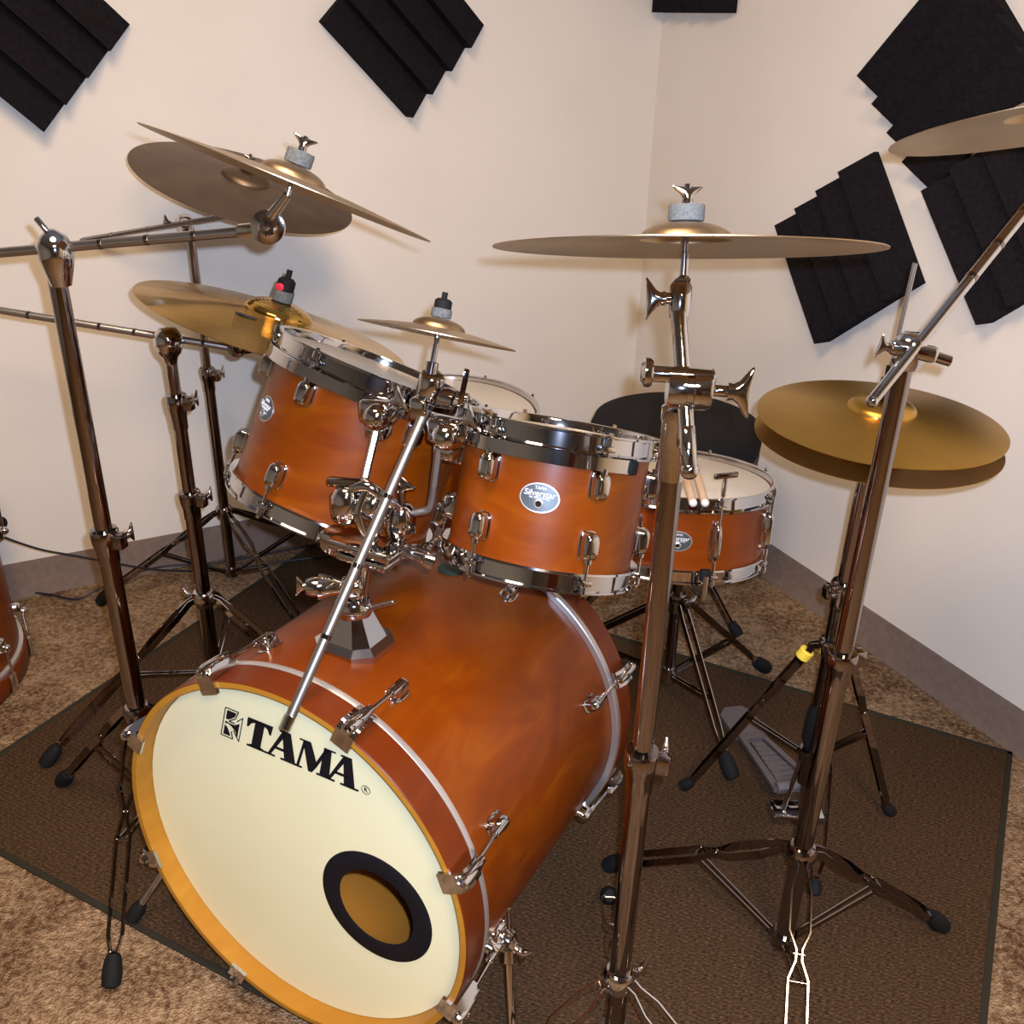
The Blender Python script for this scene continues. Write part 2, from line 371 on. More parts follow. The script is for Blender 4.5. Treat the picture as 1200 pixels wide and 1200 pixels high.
def tripod(root, base, hub_z, low_z, feet, r, m='chrome', pinch=.36, wide=.011, foot=(.016, .05), sh=.012, wing=None):
    bx = V((base[0], base[1], 0))
    MB().lathe([(r, -.016), (r + .006, -.016), (r + .008, -.008), (r + .008, .010), (r + .004, .016), (r - .002, .017)], bx + UZ * hub_z, UZ, 24).build('leg_hub', m, root)
    if wing: wing_bolt(root, bx + V(wing).normalized() * (r + .004) + UZ * hub_z, wing, .016, .010)
    MB().lathe([(r, -.012), (r + .005, -.012), (r + .006, 0), (r + .005, .012), (r, .012)], bx + UZ * low_z, UZ, 24).build('brace_hub', m, root)
    for fx, fy in feet:
        f = V((fx, fy, .014)); d = (f - bx); d.z = 0; d.normalize(); side = UZ.cross(d)
        h0 = bx + d * (r + .004) + UZ * hub_z; h1 = bx + d * (r + .016) + UZ * (hub_z - .004)
        f1 = f + UZ * .022 - d * .02
        b = MB()
        prof = [(0, .45), (.10, .95), (pinch - .08, 1), (pinch, .28), (pinch + .05, .30), (pinch + .13, .95), (.90, 1), (.97, .5), (1, .25)]
        for sg in (-1, 1):
            pts = [h0 + side * sg * wide * .5] + [lerp(h1, f1, t) + side * sg * wide * q for t, q in prof]
            strip(b, pts, sh, .0022, side)
        for t in (pinch + .02, .97):
            c = lerp(h1, f1, t); b.tube(c - side * (wide * .6), c + side * (wide * .6), .0035, n=10)
        leg = b.build('leg', m, root)
        b = MB(); L0 = bx + d * (r + .004) + UZ * low_z; L1 = lerp(h1, f1, pinch + .14)
        for sg in (-1, 1): strip(b, [L0 + side * sg * .004, L1 + side * sg * .006], .008, .002, side)
        b.tube(L1 - side * wide, L1 + side * wide, .0035, n=10)
        b.build('brace', m, root)
        ax = (f - f1).normalized()
        b = MB(); p = f1 - ax * .008
        b.lathe([(0, 0), (foot[0] * .62, 0), (foot[0] * .85, foot[1] * .2), (foot[0], foot[1] * .6), (foot[0] * .9, foot[1] * .92), (foot[0] * .5, foot[1]), (0, foot[1])], p, ax, 18)
        zmin = min(v.z for v in b.v)
        if zmin < 0.0005:
            for v in b.v: v.z = max(v.z, .0045)
        b.build('rubber_foot', 'black', leg)
def felt_stack(root, c, n, wingr=.017, h=.014, r=.017, black=False):
    c = V(c); n = V(n).normalized()
    MB().lathe([(.004, 0), (r, 0), (r + .0006, .002), (r + .0006, h - .002), (r, h), (.004, h)], c, n, 24, closed=True).build('felt', 'felt', root)
    if black:
        b = MB(); b.lathe([(0, 0), (r * .9, 0), (r * .9, h * .9), (r * .62, h * 1.15), (r * .3, h * 1.2), (r * .3, h * 1.9), (0, h * 1.9)], c + n * h, n, 22); return b.build('cymbal_mate', 'black', root)
    b = MB(); b.tube(c + n * (h - .001), c + n * (h + .006), .0055); b.wing(c + n * (h + .003), n, wingr * .80, flat=(1, .2, 0))
    return b.build('wing_nut', 'chrome', root)
def cymbal(name, label, c, n, R_, m, bow=.018, bell=.055, group=None, th=.0011, flip=False):
    x, y, z = frame(n); up = []
    rb_ = bell; bh = bow + bell * .36
    prof = []
    for i in range(13):   # edge to bell
        t = i / 12; r = R_ + (rb_ - R_) * t; prof.append((r, bow * (1 - ((r) / R_) ** 1.6) / (1 - (rb_ / R_) ** 1.6)))
    for i in range(1, 9):
        a = i / 8 * PI / 2; prof.append((.006 + (rb_ - .006) * math.cos(a) ** 1.0, bow + (bh - bow) * math.sin(a)))
    low = [(r, h - th) for r, h in prof[::-1]]
    if flip: z = -z; n = -V(n)
    b = MB(); b.lathe(prof + low, c, n, 96, closed=True); ob = b.build(name, m, sharp=60, origin=tuple(c))
    tag(ob, label, 'cymbal', group); return ob, bh
def tilter(root, c, axis, r=.017, wdt=.022, m='chrome', hint=(0, 0, 1)):
    x, y, z = frame(axis, hint); c = V(c); b = MB()
    b.lathe([(0, 0), (r * .55, 0), (r * .7, .002), (r, .003), (r, wdt * .45), (r * .93, wdt * .47), (r * .93, wdt * .53), (r, wdt * .55), (r, wdt - .003), (r * .7, wdt - .002), (r * .5, wdt), (r * .35, wdt + .003), (0, wdt + .003)], c - z * wdt / 2, z, 32)
    return b.build('tilter', m, root)
def boom(root, pts, r, m='steel', rings=(), knurl=None, cap=True):
    b = MB(); b.tube(pts[0], pts[-1], r, n=18)
    o = b.build('boom_arm', m, root); d = (V(pts[-1]) - V(pts[0])).normalized()
    for t in rings:
        p = lerp(pts[0], pts[-1], t); MB().lathe([(r * .9, -.0028), (r + .0005, -.0028), (r + .0005, .0028), (r * .9, .0028)], p, d, 18, closed=True).build('memory_mark', 'dark_chrome', o)
    return o
def pole(root, base, segs, m='dark_chrome'):
    # segs: (z0, z1, r)
    for z0, z1, r in segs:
        MB().tube((base[0], base[1], z0), (base[0], base[1], z1), r, n=28).build('pole', m, root)

# ------------------------------------------------------------------ drums
CAMP = V((0, 0, 1.375))
class Drum:
    def __init__(s, cb, ct, R_, face=None):
        s.cb, s.ct = V(cb), V(ct); s.z = (s.ct - s.cb).normalized(); s.L = (s.ct - s.cb).length; s.R = R_
        t = (V(face) if face else CAMP) - (s.cb + s.ct) / 2; s.f = (t - s.z * t.dot(s.z)).normalized(); s.r = s.f.cross(s.z) * -1
        if s.r.dot(V((1, 0, 0))) < 0: s.r = -s.r
    def dirn(s, deg): a = math.radians(deg); return s.f * math.cos(a) + s.r * math.sin(a)
    def p(s, deg, rad, h): return s.cb + s.z * h + s.dirn(deg) * rad
    def ax(s, deg): d = s.dirn(deg); t = s.z.cross(d); return t, s.z, d   # tangent, up, outward
HOOP = lambda R_: [(R_ + .001, -.011), (R_ + .010, -.013), (R_ + .0108, -.010), (R_ + .005, -.008), (R_ + .0045, .010), (R_ + .009, .0115), (R_ + .009, .014), (R_ + .002, .0135), (R_ + .001, .010)]
def drum_hoop(d, parent, h, flip, degs):
    b = MB(); zz = -d.z if flip else d.z
    b.lathe(HOOP(d.R), d.cb + d.z * h, zz, 96, closed=True)
    for g in degs:
        t, u, o = d.ax(g); b.box(d.p(g, d.R + .010, h - (.002 if not flip else -.002)), (.018, .007, .012), (t, u, o), bev=.2)
    return b.build('hoop', 'chrome', parent)
def lug_set(d, parent, deg, h, hoop_h, m='chrome', size=(.021, .036, .017)):
    t, u, o = d.ax(deg); c = d.p(deg, d.R + .0005, h); s = 1 if hoop_h > h else -1
    b = MB(); b.oval(d.p(deg, d.R - .001, h), (t, u, o), size[0] * 1.15, size[1] * 1.05, .004, pw=4, dome=0)
    b.oval(c + o * .002, (t, u, o), size[0], size[1], size[2], pw=3.5)
    b.tube(c + o * size[2] * .62 + u * s * size[1] * .2, c + o * size[2] * .62 + u * s * size[1] * .62, .0052, n=14)
    lg = b.build('lug', m, parent)
    b = MB(); top = d.p(deg, d.R + .0125, hoop_h)
    b.tube(c + o * size[2] * .62 + u * s * size[1] * .4, top, .0024, n=10); b.tube(top - u * s * .002, top + u * s * .008, .0048, n=12); b.tube(top + u * s * .007, top + u * s * .014, .003, n=4)
    b.build('tension_rod', m, lg); return lg
def badge(d, parent, deg, h, w=.050, hh=.037):
    t, u, o = d.ax(deg)
    if t.dot(d.r) < 0: t = -t
    c = d.p(deg, d.R, h); th = w / 2 / d.R
    def curved(name, sx, sy, off, m, hole=0):
        b = MB(); n = 36; vs = []; rings = [1, .7, .4]
        for k in rings:
            for i in range(n):
                a = 2 * PI * i / n; X = sx * k * math.cos(a); Y = sy * k * math.sin(a); g = X / d.R
                dd = (o * math.cos(g) + t * math.sin(g)); vs.append(d.cb + d.z * (h + Y) + dd * (d.R + off))
        vs.append(d.cb + d.z * h + o * (d.R + off)); fs = []
        for q in range(2):
            for i in range(n): j = (i + 1) % n; fs.append((q * n + i, q * n + j, (q + 1) * n + j, (q + 1) * n + i))
        for i in range(n): fs.append((2 * n + i, 2 * n + (i + 1) % n, 3 * n))
        # rim wall
        k0 = len(vs)
        for i in range(n):
            a = 2 * PI * i / n; X = sx * math.cos(a); Y = sy * math.sin(a); g = X / d.R
            dd = (o * math.cos(g) + t * math.sin(g)); vs.append(d.cb + d.z * (h + Y) + dd * (d.R - .001))
        for i in range(n): j = (i + 1) % n; fs.append((i, j, k0 + j, k0 + i))
        b.add(vs, fs); return b.build(name, m, parent)
    bd = curved('badge', w / 2, hh / 2, .0010, 'silver'); 
    b2 = curved('badge_face', w / 2 * .93, hh / 2 * .92, .0016, 'badge'); b2.parent = bd
    MB().lathe([(.0038, 0), (.0062, 0), (.0062, .003), (.0045, .0038), (.0038, .003)], d.p(deg, d.R + .0008, h - hh * .20), o, 20, closed=True).build('vent_grommet', 'silver', bd)
    MB().lathe([(0, 0), (.0038, 0)], d.p(deg, d.R + .0022, h - hh * .20), o, 20).build('vent_hole', 'logo', bd)
    text('TAMA', .0055, d.p(deg, d.R + .0019, h + hh * .33), (t, u, o), 'white_print', bd)
    text('Silverstar', .0105, d.p(deg, d.R + .0019, h + hh * .14), (t, (u + t * .12), o), 'white_print', bd)
    text('ALL BIRCH SHELL', .0034, d.p(deg, d.R + .0019, h - hh * .0), (t, u, o), 'white_print', bd)
    return bd
M['badge'] = mat('pewter_badge', (.10, .11, .115), .6, .35)
def drum(name, label, cat, cb, ct, R_, lugs, badge_at=None, shell='shell', lug_h=None, long_lug=False, head='film', mount=None, group=None):
    d = Drum(cb, ct, R_); root = thing(name, label, cat, tuple(V(cb)), group); L = d.L
    h0, h1 = .013, L - .013
    b = MB(); b.lathe([(R_, h0), (R_, h1), (R_ - .006, h1), (R_ - .006, h0)], d.cb, d.z, 96, closed=True); b.build('shell', shell, root)
    MB().lathe([(0, h1 + .0015), (R_ - .006, h1 + .0015), (R_ + .0005, h1 - .001), (R_ + .0005, h1 - .008), (R_ - .002, h1 - .002), (0, h1)], d.cb, d.z, 96).build('batter_head', head, root)
    MB().lathe([(0, h0 - .0015), (R_ - .006, h0 - .0015), (R_ + .0005, h0 + .001), (R_ + .0005, h0 + .008), (R_ - .002, h0 + .002), (0, h0)], d.cb, d.z, 96).build('resonant_head', 'clear_film', root)
    drum_hoop(d, root, L - .014, False, lugs); drum_hoop(d, root, .014, True, lugs)
    for g in lugs:
        if long_lug:
            t, u, o = d.ax(g); c = d.p(g, R_, L / 2); H_ = L * .48
            b = MB(); b.oval(c, (t, u, o), .020, H_, .004, pw=3, dome=0); b.oval(c + o * .002, (t, u, o), .015, H_ * .92, .017, pw=3)
            lg = b.build('lug', 'chrome', root)
            for s_ in (-1, 1):
                b = MB(); q0 = c + o * .012 + u * s_ * H_ * .38; q1 = d.p(g, R_ + .0125, L - .010 if s_ > 0 else .010)
                b.tube(q0, q1, .0026, n=10); b.tube(q1, q1 + u * s_ * .009, .0048, n=12); b.tube(q1 + u * s_ * .008, q1 + u * s_ * .014, .003, n=4); b.build('tension_rod', 'chrome', lg)
        else:
            lug_set(d, root, g, L - (lug_h or .062), L - .010); lug_set(d, root, g, (lug_h or .062), .010)
    if mount:
        a0, a1, hh = mount   # suspension band below the top hoop
        b = MB(); x, y, z = frame(d.z, d.f)
        sgn = 1 if y.dot(d.r) > 0 else -1
        A0, A1 = sorted((math.radians(a0) * sgn, math.radians(a1) * sgn))
        b.lathe([(R_ + .013, L - .026 - hh), (R_ + .0150, L - .026 - hh), (R_ + .0150, L - .026), (R_ + .0125, L - .0245), (R_ + .0115, L - .026)], d.cb, d.z, 72, A0, A1, closed=True, hint=tuple(d.f))
        b.build('suspension_band', 'chrome', root)
        for g in (a0, a1):
            t, u, o = d.ax(g); MB().box(d.p(g, R_ + .013, L - .026 - hh / 2), (.014, hh * 1.1, .012), (t, u, o), bev=.3).build('rubber_isolator', 'black', root)
    if badge_at is not None: badge(d, root, badge_at[0], badge_at[1])
    return root, d

# ---- bass drum
BN = V((-.45947, -.88679, .0440)).normalized(); BC = V((-.3008, .9871, .3240))
BR = V((.8879, -.46004, 0)).normalized(); BU = BR.cross(BN) * -1
if BU.z < 0: BU = -BU
bass = thing('bass_drum', 'large amber wooden bass drum lying on its side with cream front head', 'drum', (BC.x + .1, BC.y + .25, 0))
def bp(ang, rad, s): a = math.radians(ang); return BC - BN * s + (BR * math.cos(a) + BU * math.sin(a)) * rad
BAX = -BN
MB().lathe([(.279, .045), (.2795, .5), (.272, .5), (.272, .045)], BC, BAX, 128, closed=True).build('shell', 'shell', bass)
MB().lathe([(.2712, .05), (.2712, .49)], BC, BAX, 96).build('shell_interior', 'shell_inner', bass)
MB().lathe([(.279, .002), (.282, 0), (.289, 0), (.292, .002), (.2925, .047), (.291, .049), (.281, .049), (.280, .045)], BC, BAX, 128, closed=True)
b = MB(); b.lathe([(.2885, .0), (.2900, .0015), (.2900, .0455), (.2890, .0465), (.2845, .0465)], BC, BAX, 128); b.build('front_hoop', 'hoop_wood', bass)
MB().lathe([(.2845, .0465), (.2795, .046), (.279, .0015), (.2805, 0), (.2885, 0)], BC, BAX, 128).build('front_hoop_lining', 'hoop_inner', bass)
MB().lathe([(.2800, .0466), (.2900, .0466), (.2906, .0476), (.2906, .0556), (.2890, .0570), (.2795, .0570)], BC, BAX, 128).build('head_collar', 'silver', bass)
MB().lathe([(.2800, .4930), (.2893, .4930), (.2908, .4945), (.2908, .5045), (.290, .505), (.2795, .505)], BC, BAX, 128).build('head_collar', 'silver', bass)
b = MB(); b.lathe([(.282, .505), (.2905, .505), (.2922, .507), (.2922, .548), (.2905, .55), (.283, .55), (.280, .547), (.280, .507)], BC, BAX, 128, closed=True); b.build('rear_hoop', 'hoop_wood', bass)
MB().lathe([(0, .520), (.281, .520), (.281, .522), (0, .522)], BC, BAX, 96).build('batter_head', 'film', bass)
# front head, with round port
PX_, PY_, PR, PRI = (.130, -.030, .090, .063)
hd = MB(); n = 96; vs = []; fs = []
def hpt(x, y, s): return BC - BN * s + BR * x + BU * y
for i in range(n):
    a = 2 * PI * i / n; c, s_ = math.cos(a), math.sin(a)
    # ray from port centre to the rim
    B_ = PX_ * c + PY_ * s_; t = -B_ + math.sqrt(B_ * B_ - (PX_ ** 2 + PY_ ** 2 - .2785 ** 2))
    for k in range(5):
        rr = PRI + (t - PRI) * k / 4; vs.append(hpt(PX_ + c * rr, PY_ + s_ * rr, .030))
for i in range(n):
    j = (i + 1) % n
    for k in range(4): fs.append((i * 5 + k, j * 5 + k, j * 5 + k + 1, i * 5 + k + 1))
hd.add(vs, fs); head = hd.build('front_head', 'bass_film', bass)
MB().lathe([(PRI - .002, .0305), (PRI - .002, .0285), (PRI, .0277), (PR - .002, .0282), (PR, .0296), (PR, .0305)], BC + BR * PX_ + BU * PY_, BAX, 72, closed=True).build('port_ring', 'logo', head)
HAX = (BR, BU, BN); HO = BC - BN * .0296
def glyph(name, polys):
    b = MB()
    for p in polys: b.prism(p, HO, HAX, 0, .0008)
    return b.build(name, 'logo', head)
X0, YB, YT = (-.087, .158, .207)
def Tg(x, w_, h): 
    s = .0052; st = w_ * .36; m = x + w_ / 2
    return [[(m - st / 2, 0), (m + st / 2, 0), (m + st / 2, h), (m - st / 2, h)], [(m - w_ * .36, 0), (m + w_ * .36, 0), (m + w_ * .36, h * .045), (m + st / 2, h * .10), (m - st / 2, h * .10), (m - w_ * .36, h * .045)],
            [(x, h), (x, h * .93), (x + w_ * .02, h * .68), (x + w_ * .08, h * .68), (x + w_ * .18, h * .84), (m - st / 2, h * .90), (m + st / 2, h * .90), (x + w_ * .82, h * .84), (x + w_ * .92, h * .68), (x + w_ * .98, h * .68), (x + w_, h * .93), (x + w_, h)]]
def Ag(x, w_, h):
    ap = x + w_ * .47
    return [[(ap - w_ * .06, h), (ap + w_ * .16, h), (x + w_ * .90, h * .06), (x + w_ * .60, h * .06), (ap - w_ * .03, h * .80)], [(ap - w_ * .06, h), (ap + w_ * .03, h * .86), (x + w_ * .22, h * .05), (x + w_ * .13, h * .05)],
            [(x + w_ * .26, h * .30), (x + w_ * .66, h * .30), (x + w_ * .64, h * .38), (x + w_ * .30, h * .38)], [(x - w_ * .02, 0), (x + w_ * .34, 0), (x + w_ * .34, h * .055), (x - w_ * .02, h * .055)], [(x + w_ * .50, 0), (x + w_ * 1.02, 0), (x + w_ * 1.02, h * .06), (x + w_ * .50, h * .06)],
            [(ap - w_ * .14, h * 1.0), (ap + w_ * .16, h * 1.0), (ap + w_ * .16, h * .95), (ap - w_ * .14, h * .95)]]
def Mg(x, w_, h):
    return [[(x + w_ * .10, h), (x + w_ * .30, h), (x + w_ * .60, h * .28), (x + w_ * .50, 0), (x + w_ * .40, 0), (x + w_ * .14, h * .82)], [(x + w_ * .50, 0), (x + w_ * .58, h * .20), (x + w_ * .80, h), (x + w_ * .70, h), (x + w_ * .47, h * .12)],
            [(x + w_ * .66, h), (x + w_ * .86, h), (x + w_ * .96, h * .05), (x + w_ * .70, h * .05)], [(x + w_ * .11, h), (x + w_ * .17, h * .9), (x + w_ * .13, h * .05), (x + w_ * .06, h * .05)],
            [(x + w_ * .0, h * .955), (x + w_ * .2, h * .955), (x + w_ * .2, h), (x + w_ * .0, h)], [(x + w_ * .8, h * .955), (x + w_ * .97, h * .955), (x + w_ * .97, h), (x + w_ * .8, h)],
            [(x - w_ * .03, 0), (x + w_ * .22, 0), (x + w_ * .22, h * .055), (x - w_ * .03, h * .055)], [(x + w_ * .62, 0), (x + w_ * 1.04, 0), (x + w_ * 1.04, h * .06), (x + w_ * .62, h * .06)]]
LH = YT - YB
SHR = .27
def sh(polys): return [[(px + (py - LH * .0) * SHR, py + YB) for px, py in p] for p in polys]
glyph('letter', sh(Tg(-.087, .043, LH)))
glyph('letter', sh(Ag(-.052, .060, LH)))
glyph('letter', sh(Mg(.001, .060, LH)))
glyph('letter', sh(Ag(.049, .056, LH)))
# square emblem with the flag-like cut-outs
def ring_poly(w0, w1): pass
qx, qy, qw, qh = -.127, YB, .032, LH + .001
def seg(a, b_, t=.0011):
    a, b_ = V((*a, 0)), V((*b_, 0)); d = (b_ - a).normalized(); nn = V((-d.y, d.x, 0)) * t / 2
    return [tuple((a + nn)[:2]), tuple((a - nn)[:2]), tuple((b_ - nn)[:2]), tuple((b_ + nn)[:2])]
Q = lambda u, v: (qx + u * qw + v * qh * SHR, qy + v * qh)
em = [seg(Q(0, 0), Q(0, 1)), seg(Q(0, 1), Q(.72, 1)), seg(Q(1, .86), Q(1, 0)), seg(Q(1, 0), Q(.8, .16)), seg(Q(0, 0), Q(.66, 0)),
      [Q(.12, .93), Q(.62, .93), Q(.58, .80), Q(.40, .68), Q(.24, .62), Q(.12, .64)], [Q(.12, .54), Q(.30, .50), Q(.62, .50), Q(.88, .62), Q(.88, .12), Q(.74, .30), Q(.52, .42), Q(.30, .48), Q(.12, .46)],
      [Q(.12, .40), Q(.28, .32), Q(.44, .16), Q(.50, .07), Q(.12, .07)], seg(Q(.72, 1), Q(.62, .74), .0014), seg(Q(.62, .74), Q(.30, .57), .0014), seg(Q(1, .86), Q(.72, .66), .0014), seg(Q(.30, .57), Q(.62, .56), .0014), seg(Q(.66, 0), Q(.52, .25), .0012), seg(Q(.8, .16), Q(.62, .32), .0012)]
glyph('emblem', em)
RX, RY = .118, .166
MB().lathe([(.0062, 0), (.0068, 0), (.0068, .0006), (.0062, .0006)], BC - BN * .0296 + BR * RX + BU * RY, BN, 32, closed=True).build('registered_mark', 'logo', head)
text('R', .010, BC - BN * .0292 + BR * RX + BU * RY, HAX, 'logo', head, 'registered_mark')
# claws, rods, lugs, both ends
ang8 = [22.5 + 45 * i for i in range(8)]
for g in ang8:
    for end in (0, 1):
        s0, sgn = (0, 1) if end == 0 else (.55, -1)
        a = math.radians(g); rad = BR * math.cos(a) + BU * math.sin(a); tan = BR * -math.sin(a) + BU * math.cos(a)
        axs = (tan, rad, BAX)
        b = MB()
        prof = [(-.0045, .273), (-.0045, .298), (.002, .3055), (.012, .3080), (.034, .3065), (.046, .299), (.046, .2930), (.0005, .2930), (.0005, .273)]
        c0 = BC - BN * s0
        vs = []
        for wd, k in ((-.0140, 1), (.0140, 1)):
            vs += [c0 + BAX * (p * sgn) + rad * (q if q < .28 else q) + tan * wd for p, q in prof]
        k = len(prof); fs = [tuple(range(k)), tuple(range(2 * k - 1, k - 1, -1))] + [(i, (i + 1) % k, k + (i + 1) % k, k + i) for i in range(k)]
        b.add(vs, fs); b.lathe([(0, 0), (.0080, 0), (.0095, .008), (.0085, .034), (.006, .050), (0, .052)], c0 + rad * .3045 + BAX * (-.004 * sgn), BAX * sgn, 18)
        cl = b.build('claw_hook', 'chrome', bass)
        q0 = c0 + rad * .3045 + BAX * (-.010 * sgn); q1 = c0 + rad * .2965 + BAX * (.098 * sgn)
        b = MB(); b.tube(q0, q1, .0030, n=10); b.tube(q0, q0 + BAX * (.012 * sgn), .0055, n=8); b.build('tension_rod', 'chrome', cl)
        c = BC - BN * (.118 if end == 0 else .432) + rad * .279
        b = MB(); b.oval(c - rad * .001, axs_ := (tan, BAX, rad), .026, .038, .004, pw=3, dome=0); b.oval(c + rad * .002, axs_, .020, .030, .019, pw=3)
        b.tube(c + rad * .0165 - BAX * (.024 * sgn), c + rad * .016 + BAX * (.006 * sgn), .0062, n=14)
        b.build('lug', 'chrome', bass)
# spurs
for g, foot in ((-158, SPL := V((-.623, 1.165, .012))), (-24, SPR := V((0.0244, 0.9030, 0.0120)))):
    a = math.radians(g); rad = BR * math.cos(a) + BU * math.sin(a); tan = BR * -math.sin(a) + BU * math.cos(a)
    c = BC - BN * .145 + rad * .279
    b = MB(); b.oval(c, (tan, BAX, rad), .050, .060, .010, pw=3); b.lathe([(0, 0), (.017, 0), (.019, .004), (.019, .018), (.015, .022), (.010, .030), (0, .031)], c + rad * .006, rad, 28)
    br_ = b.build('spur_bracket', 'chrome', bass)
    wing_bolt(br_, c + rad * .036, rad, .016, .006)
    st = c + rad * .024 - BN * -.0 + BN * .0; dd = (foot - st).normalized()
    b = MB(); b.tube(st - dd * .05, foot - dd * .02, .0065, n=16); b.tube(st - dd * .012, st + dd * .03, .011, n=16); sp = b.build('spur_leg', 'chrome', bass)
    b = MB(); b.lathe([(0, 0), (.010, 0), (.013, .01), (.013, .03), (.006, .036), (0, .036)], foot - dd * .030, dd, 18)
    for v in b.v: v.z = max(v.z, .0075)
    b.build('rubber_foot', 'black', sp)
# small dark green pad on the shell top
ga = math.radians(88.7); gr = BR * math.cos(ga) + BU * math.sin(ga)
MB().oval(BC - BN * .420 + gr * .2785, (BR * math.sin(ga) - BU * math.cos(ga), BAX, gr), .042, .036, .004, pw=2, dome=0).build('protective_pad', mat('dark_green_pad', (.02, .035, .02), 0, .6), bass)

# ---- toms
tom2, D2 = drum('rack_tom', 'amber rack tom nearest the centre cymbal stand, with oval badge facing front', 'drum', (.035, 1.1637, .7092), (.0633, 1.2242, .8978), .1240, [-37, 27, 88, 146, 204, 264], (-5, .112), mount=(-150, 44, .017), group='rack toms over the bass drum')
tom1, D1 = drum('rack_tom', 'amber rack tom on the left tilted steeply under the shiny gold cymbal', 'drum', (-.2864, 1.364, .681), (-.199, 1.4255, .904), .1535, [-33, 27, 87, 147, 207, 267], (-62, .135), mount=(-96, 150, .017), group='rack toms over the bass drum')
ft, DF = drum('floor_tom', 'amber floor tom standing behind the two rack toms', 'drum', (-.165, 2.255, .15), (-.150, 2.245, .541), .203, [-67.5 + 45 * i for i in range(8)])
for g in (-60, 60, 180):
    t, u, o = DF.ax(g); b = MB(); p = DF.p(g, .222, .10)
    b.box(DF.p(g, .210, .10), (.03, .045, .02), (t, u, o), bev=.25); lgb = b.build('leg_bracket', 'chrome', ft)
    MB().tube(p + u * .12, V((p.x, p.y, .02)) , .0048, n=14).build('leg', 'chrome', ft)
    MB().lathe([(0, 0), (.012, 0), (.012, .02), (.008, .028), (0, .03)], V((p.x, p.y, .0005)), UZ, 18).build('rubber_foot', 'black', ft)
# ---- snare
SB, ST = V((.3062, 1.6836, .4598)), V((.3126, 1.7083, .6177))
snare, DS = drum('snare_drum', 'shallow reddish amber snare drum with white head in its stand', 'drum', tuple(SB), tuple(ST), .1762, [-19 + 45 * i for i in range(8)], (5, .078), shell='snare_shell', long_lug=True)
b = MB(); t, u, o = DS.ax(-42); c = DS.p(-42, .180, .085)
b.box(c + o * .010, (.022, .055, .018), (t, u, o), bev=.25); b.box(c + o * .026 + u * .02, (.012, .04, .01), (t, u, o), bev=.25); b.tube(c + o * .015 - u * .02, c + o * .015 - u * .05, .006); b.build('strainer', 'chrome', snare)
# snare stand
SX = V((.352, 1.775, 0)); ss = thing('snare_stand', 'low chrome tripod stand cradling the snare drum', 'stand', tuple(SX))
MB().tube(SX + UZ * .075, SX + UZ * .38, .0125, n=22).build('pole', 'dark_chrome', ss)
b = MB(); b.lathe([(0, -.02), (.018, -.02), (.022, 0), (.018, .02), (0, .02)], SX + UZ * .395, UZ, 22); hubo = b.build('basket_hub', 'chrome', ss)
for g in (20, 140, 260):
    t, u, o = DS.ax(g); e0 = SX + UZ * .395; e1 = DS.p(g, .150, -.018); e2 = DS.p(g, .205, -.014); e3 = DS.p(g, .205, .026)
    b = MB(); b.path(bez([e0, lerp(e0, e1, .6) - UZ * .01, e1, e2]), .0055, 10); b.path([e2 - u * .004, e3], .0055, 10); ar = b.build('basket_arm', 'chrome', ss)
    MB().box(e3 - o * .004, (.02, .022, .014), (t, u, o), bev=.3).build('rubber_grip', 'black', ar)
collar(ss, SX, .30, .013, (.6, -.8, 0), h=.03)
for fx, fy in ((.612, 1.921), (.459, 1.542), (.02, 1.90)):
    f = V((fx, fy, .018)); d = f - SX; d.z = 0; d.normalize(); side = UZ.cross(d)
    h0 = SX + d * .02 + UZ * .29; f1 = f - d * .03 + UZ * .025
    b = MB()
    for sg in (-1, 1): strip(b, [h0 + side * sg * .007, lerp(h0, f1, .1) + side * sg * .009, lerp(h0, f1, .8) + side * sg * .008, f1 + side * sg * .003], .013, .002, side)
    lg = b.build('leg', 'dark_chrome', ss)
    b = MB(); q = lerp(h0, f1, .62)
    for sg in (-1, 1): strip(b, [SX + d * .012 + UZ * .10 + side * sg * .004, q + side * sg * .006], .010, .002, side)
    b.build('brace', 'dark_chrome', ss)
    ax_ = (f - f1).normalized(); b = MB(); b.lathe([(0, 0), (.010, 0), (.015, .012), (.017, .04), (.013, .055), (0, .057)], f1 - ax_ * .012, ax_, 16)
    for v in b.v: v.z = max(v.z, .0045)
    b.build('rubber_foot', 'black', lg)
MB().lathe([(0, -.02), (.016, -.02), (.019, 0), (.016, .02), (0, .02)], SX + UZ * .1, UZ, 20).build('brace_hub', 'chrome', ss)
MB().lathe([(0, -.02), (.018, -.02), (.020, 0), (.018, .02), (0, .02)], SX + UZ * .285, UZ, 20).build('leg_hub', 'chrome', ss)
# sticks and key on the snare
def stick(label, a, b_):
    a, b_ = V(a), V(b_); d = (b_ - a).normalized(); L = (b_ - a).length
    o = thing('drumstick', label, 'drumstick', tuple(a), 'drumsticks lying on the snare drum')
    MB().lathe([(0, 0), (.0055, .001), (.0070, .006), (.0070, L * .72), (.0052, L * .9), (.003, L - .010)], a, d, 16).build('shaft', 'stick', o)
    MB().sphere(a + d * -.003, .0072, 14, 1.0, d).build('butt_cap', 'tip', o); MB().sphere(b_ - d * .006, .0045, 12, 1.5, d).build('tip', 'tip', o)
zt = .6015 + .0075
stick('pale drumstick on the snare, the left of two white-capped butts', (.3018, 1.477, .6628), (.3360, 1.871, .6005))
stick('pale drumstick on the snare, the right of two white-capped butts', (.3227, 1.4812, .6613), (.3610, 1.874, .5985))

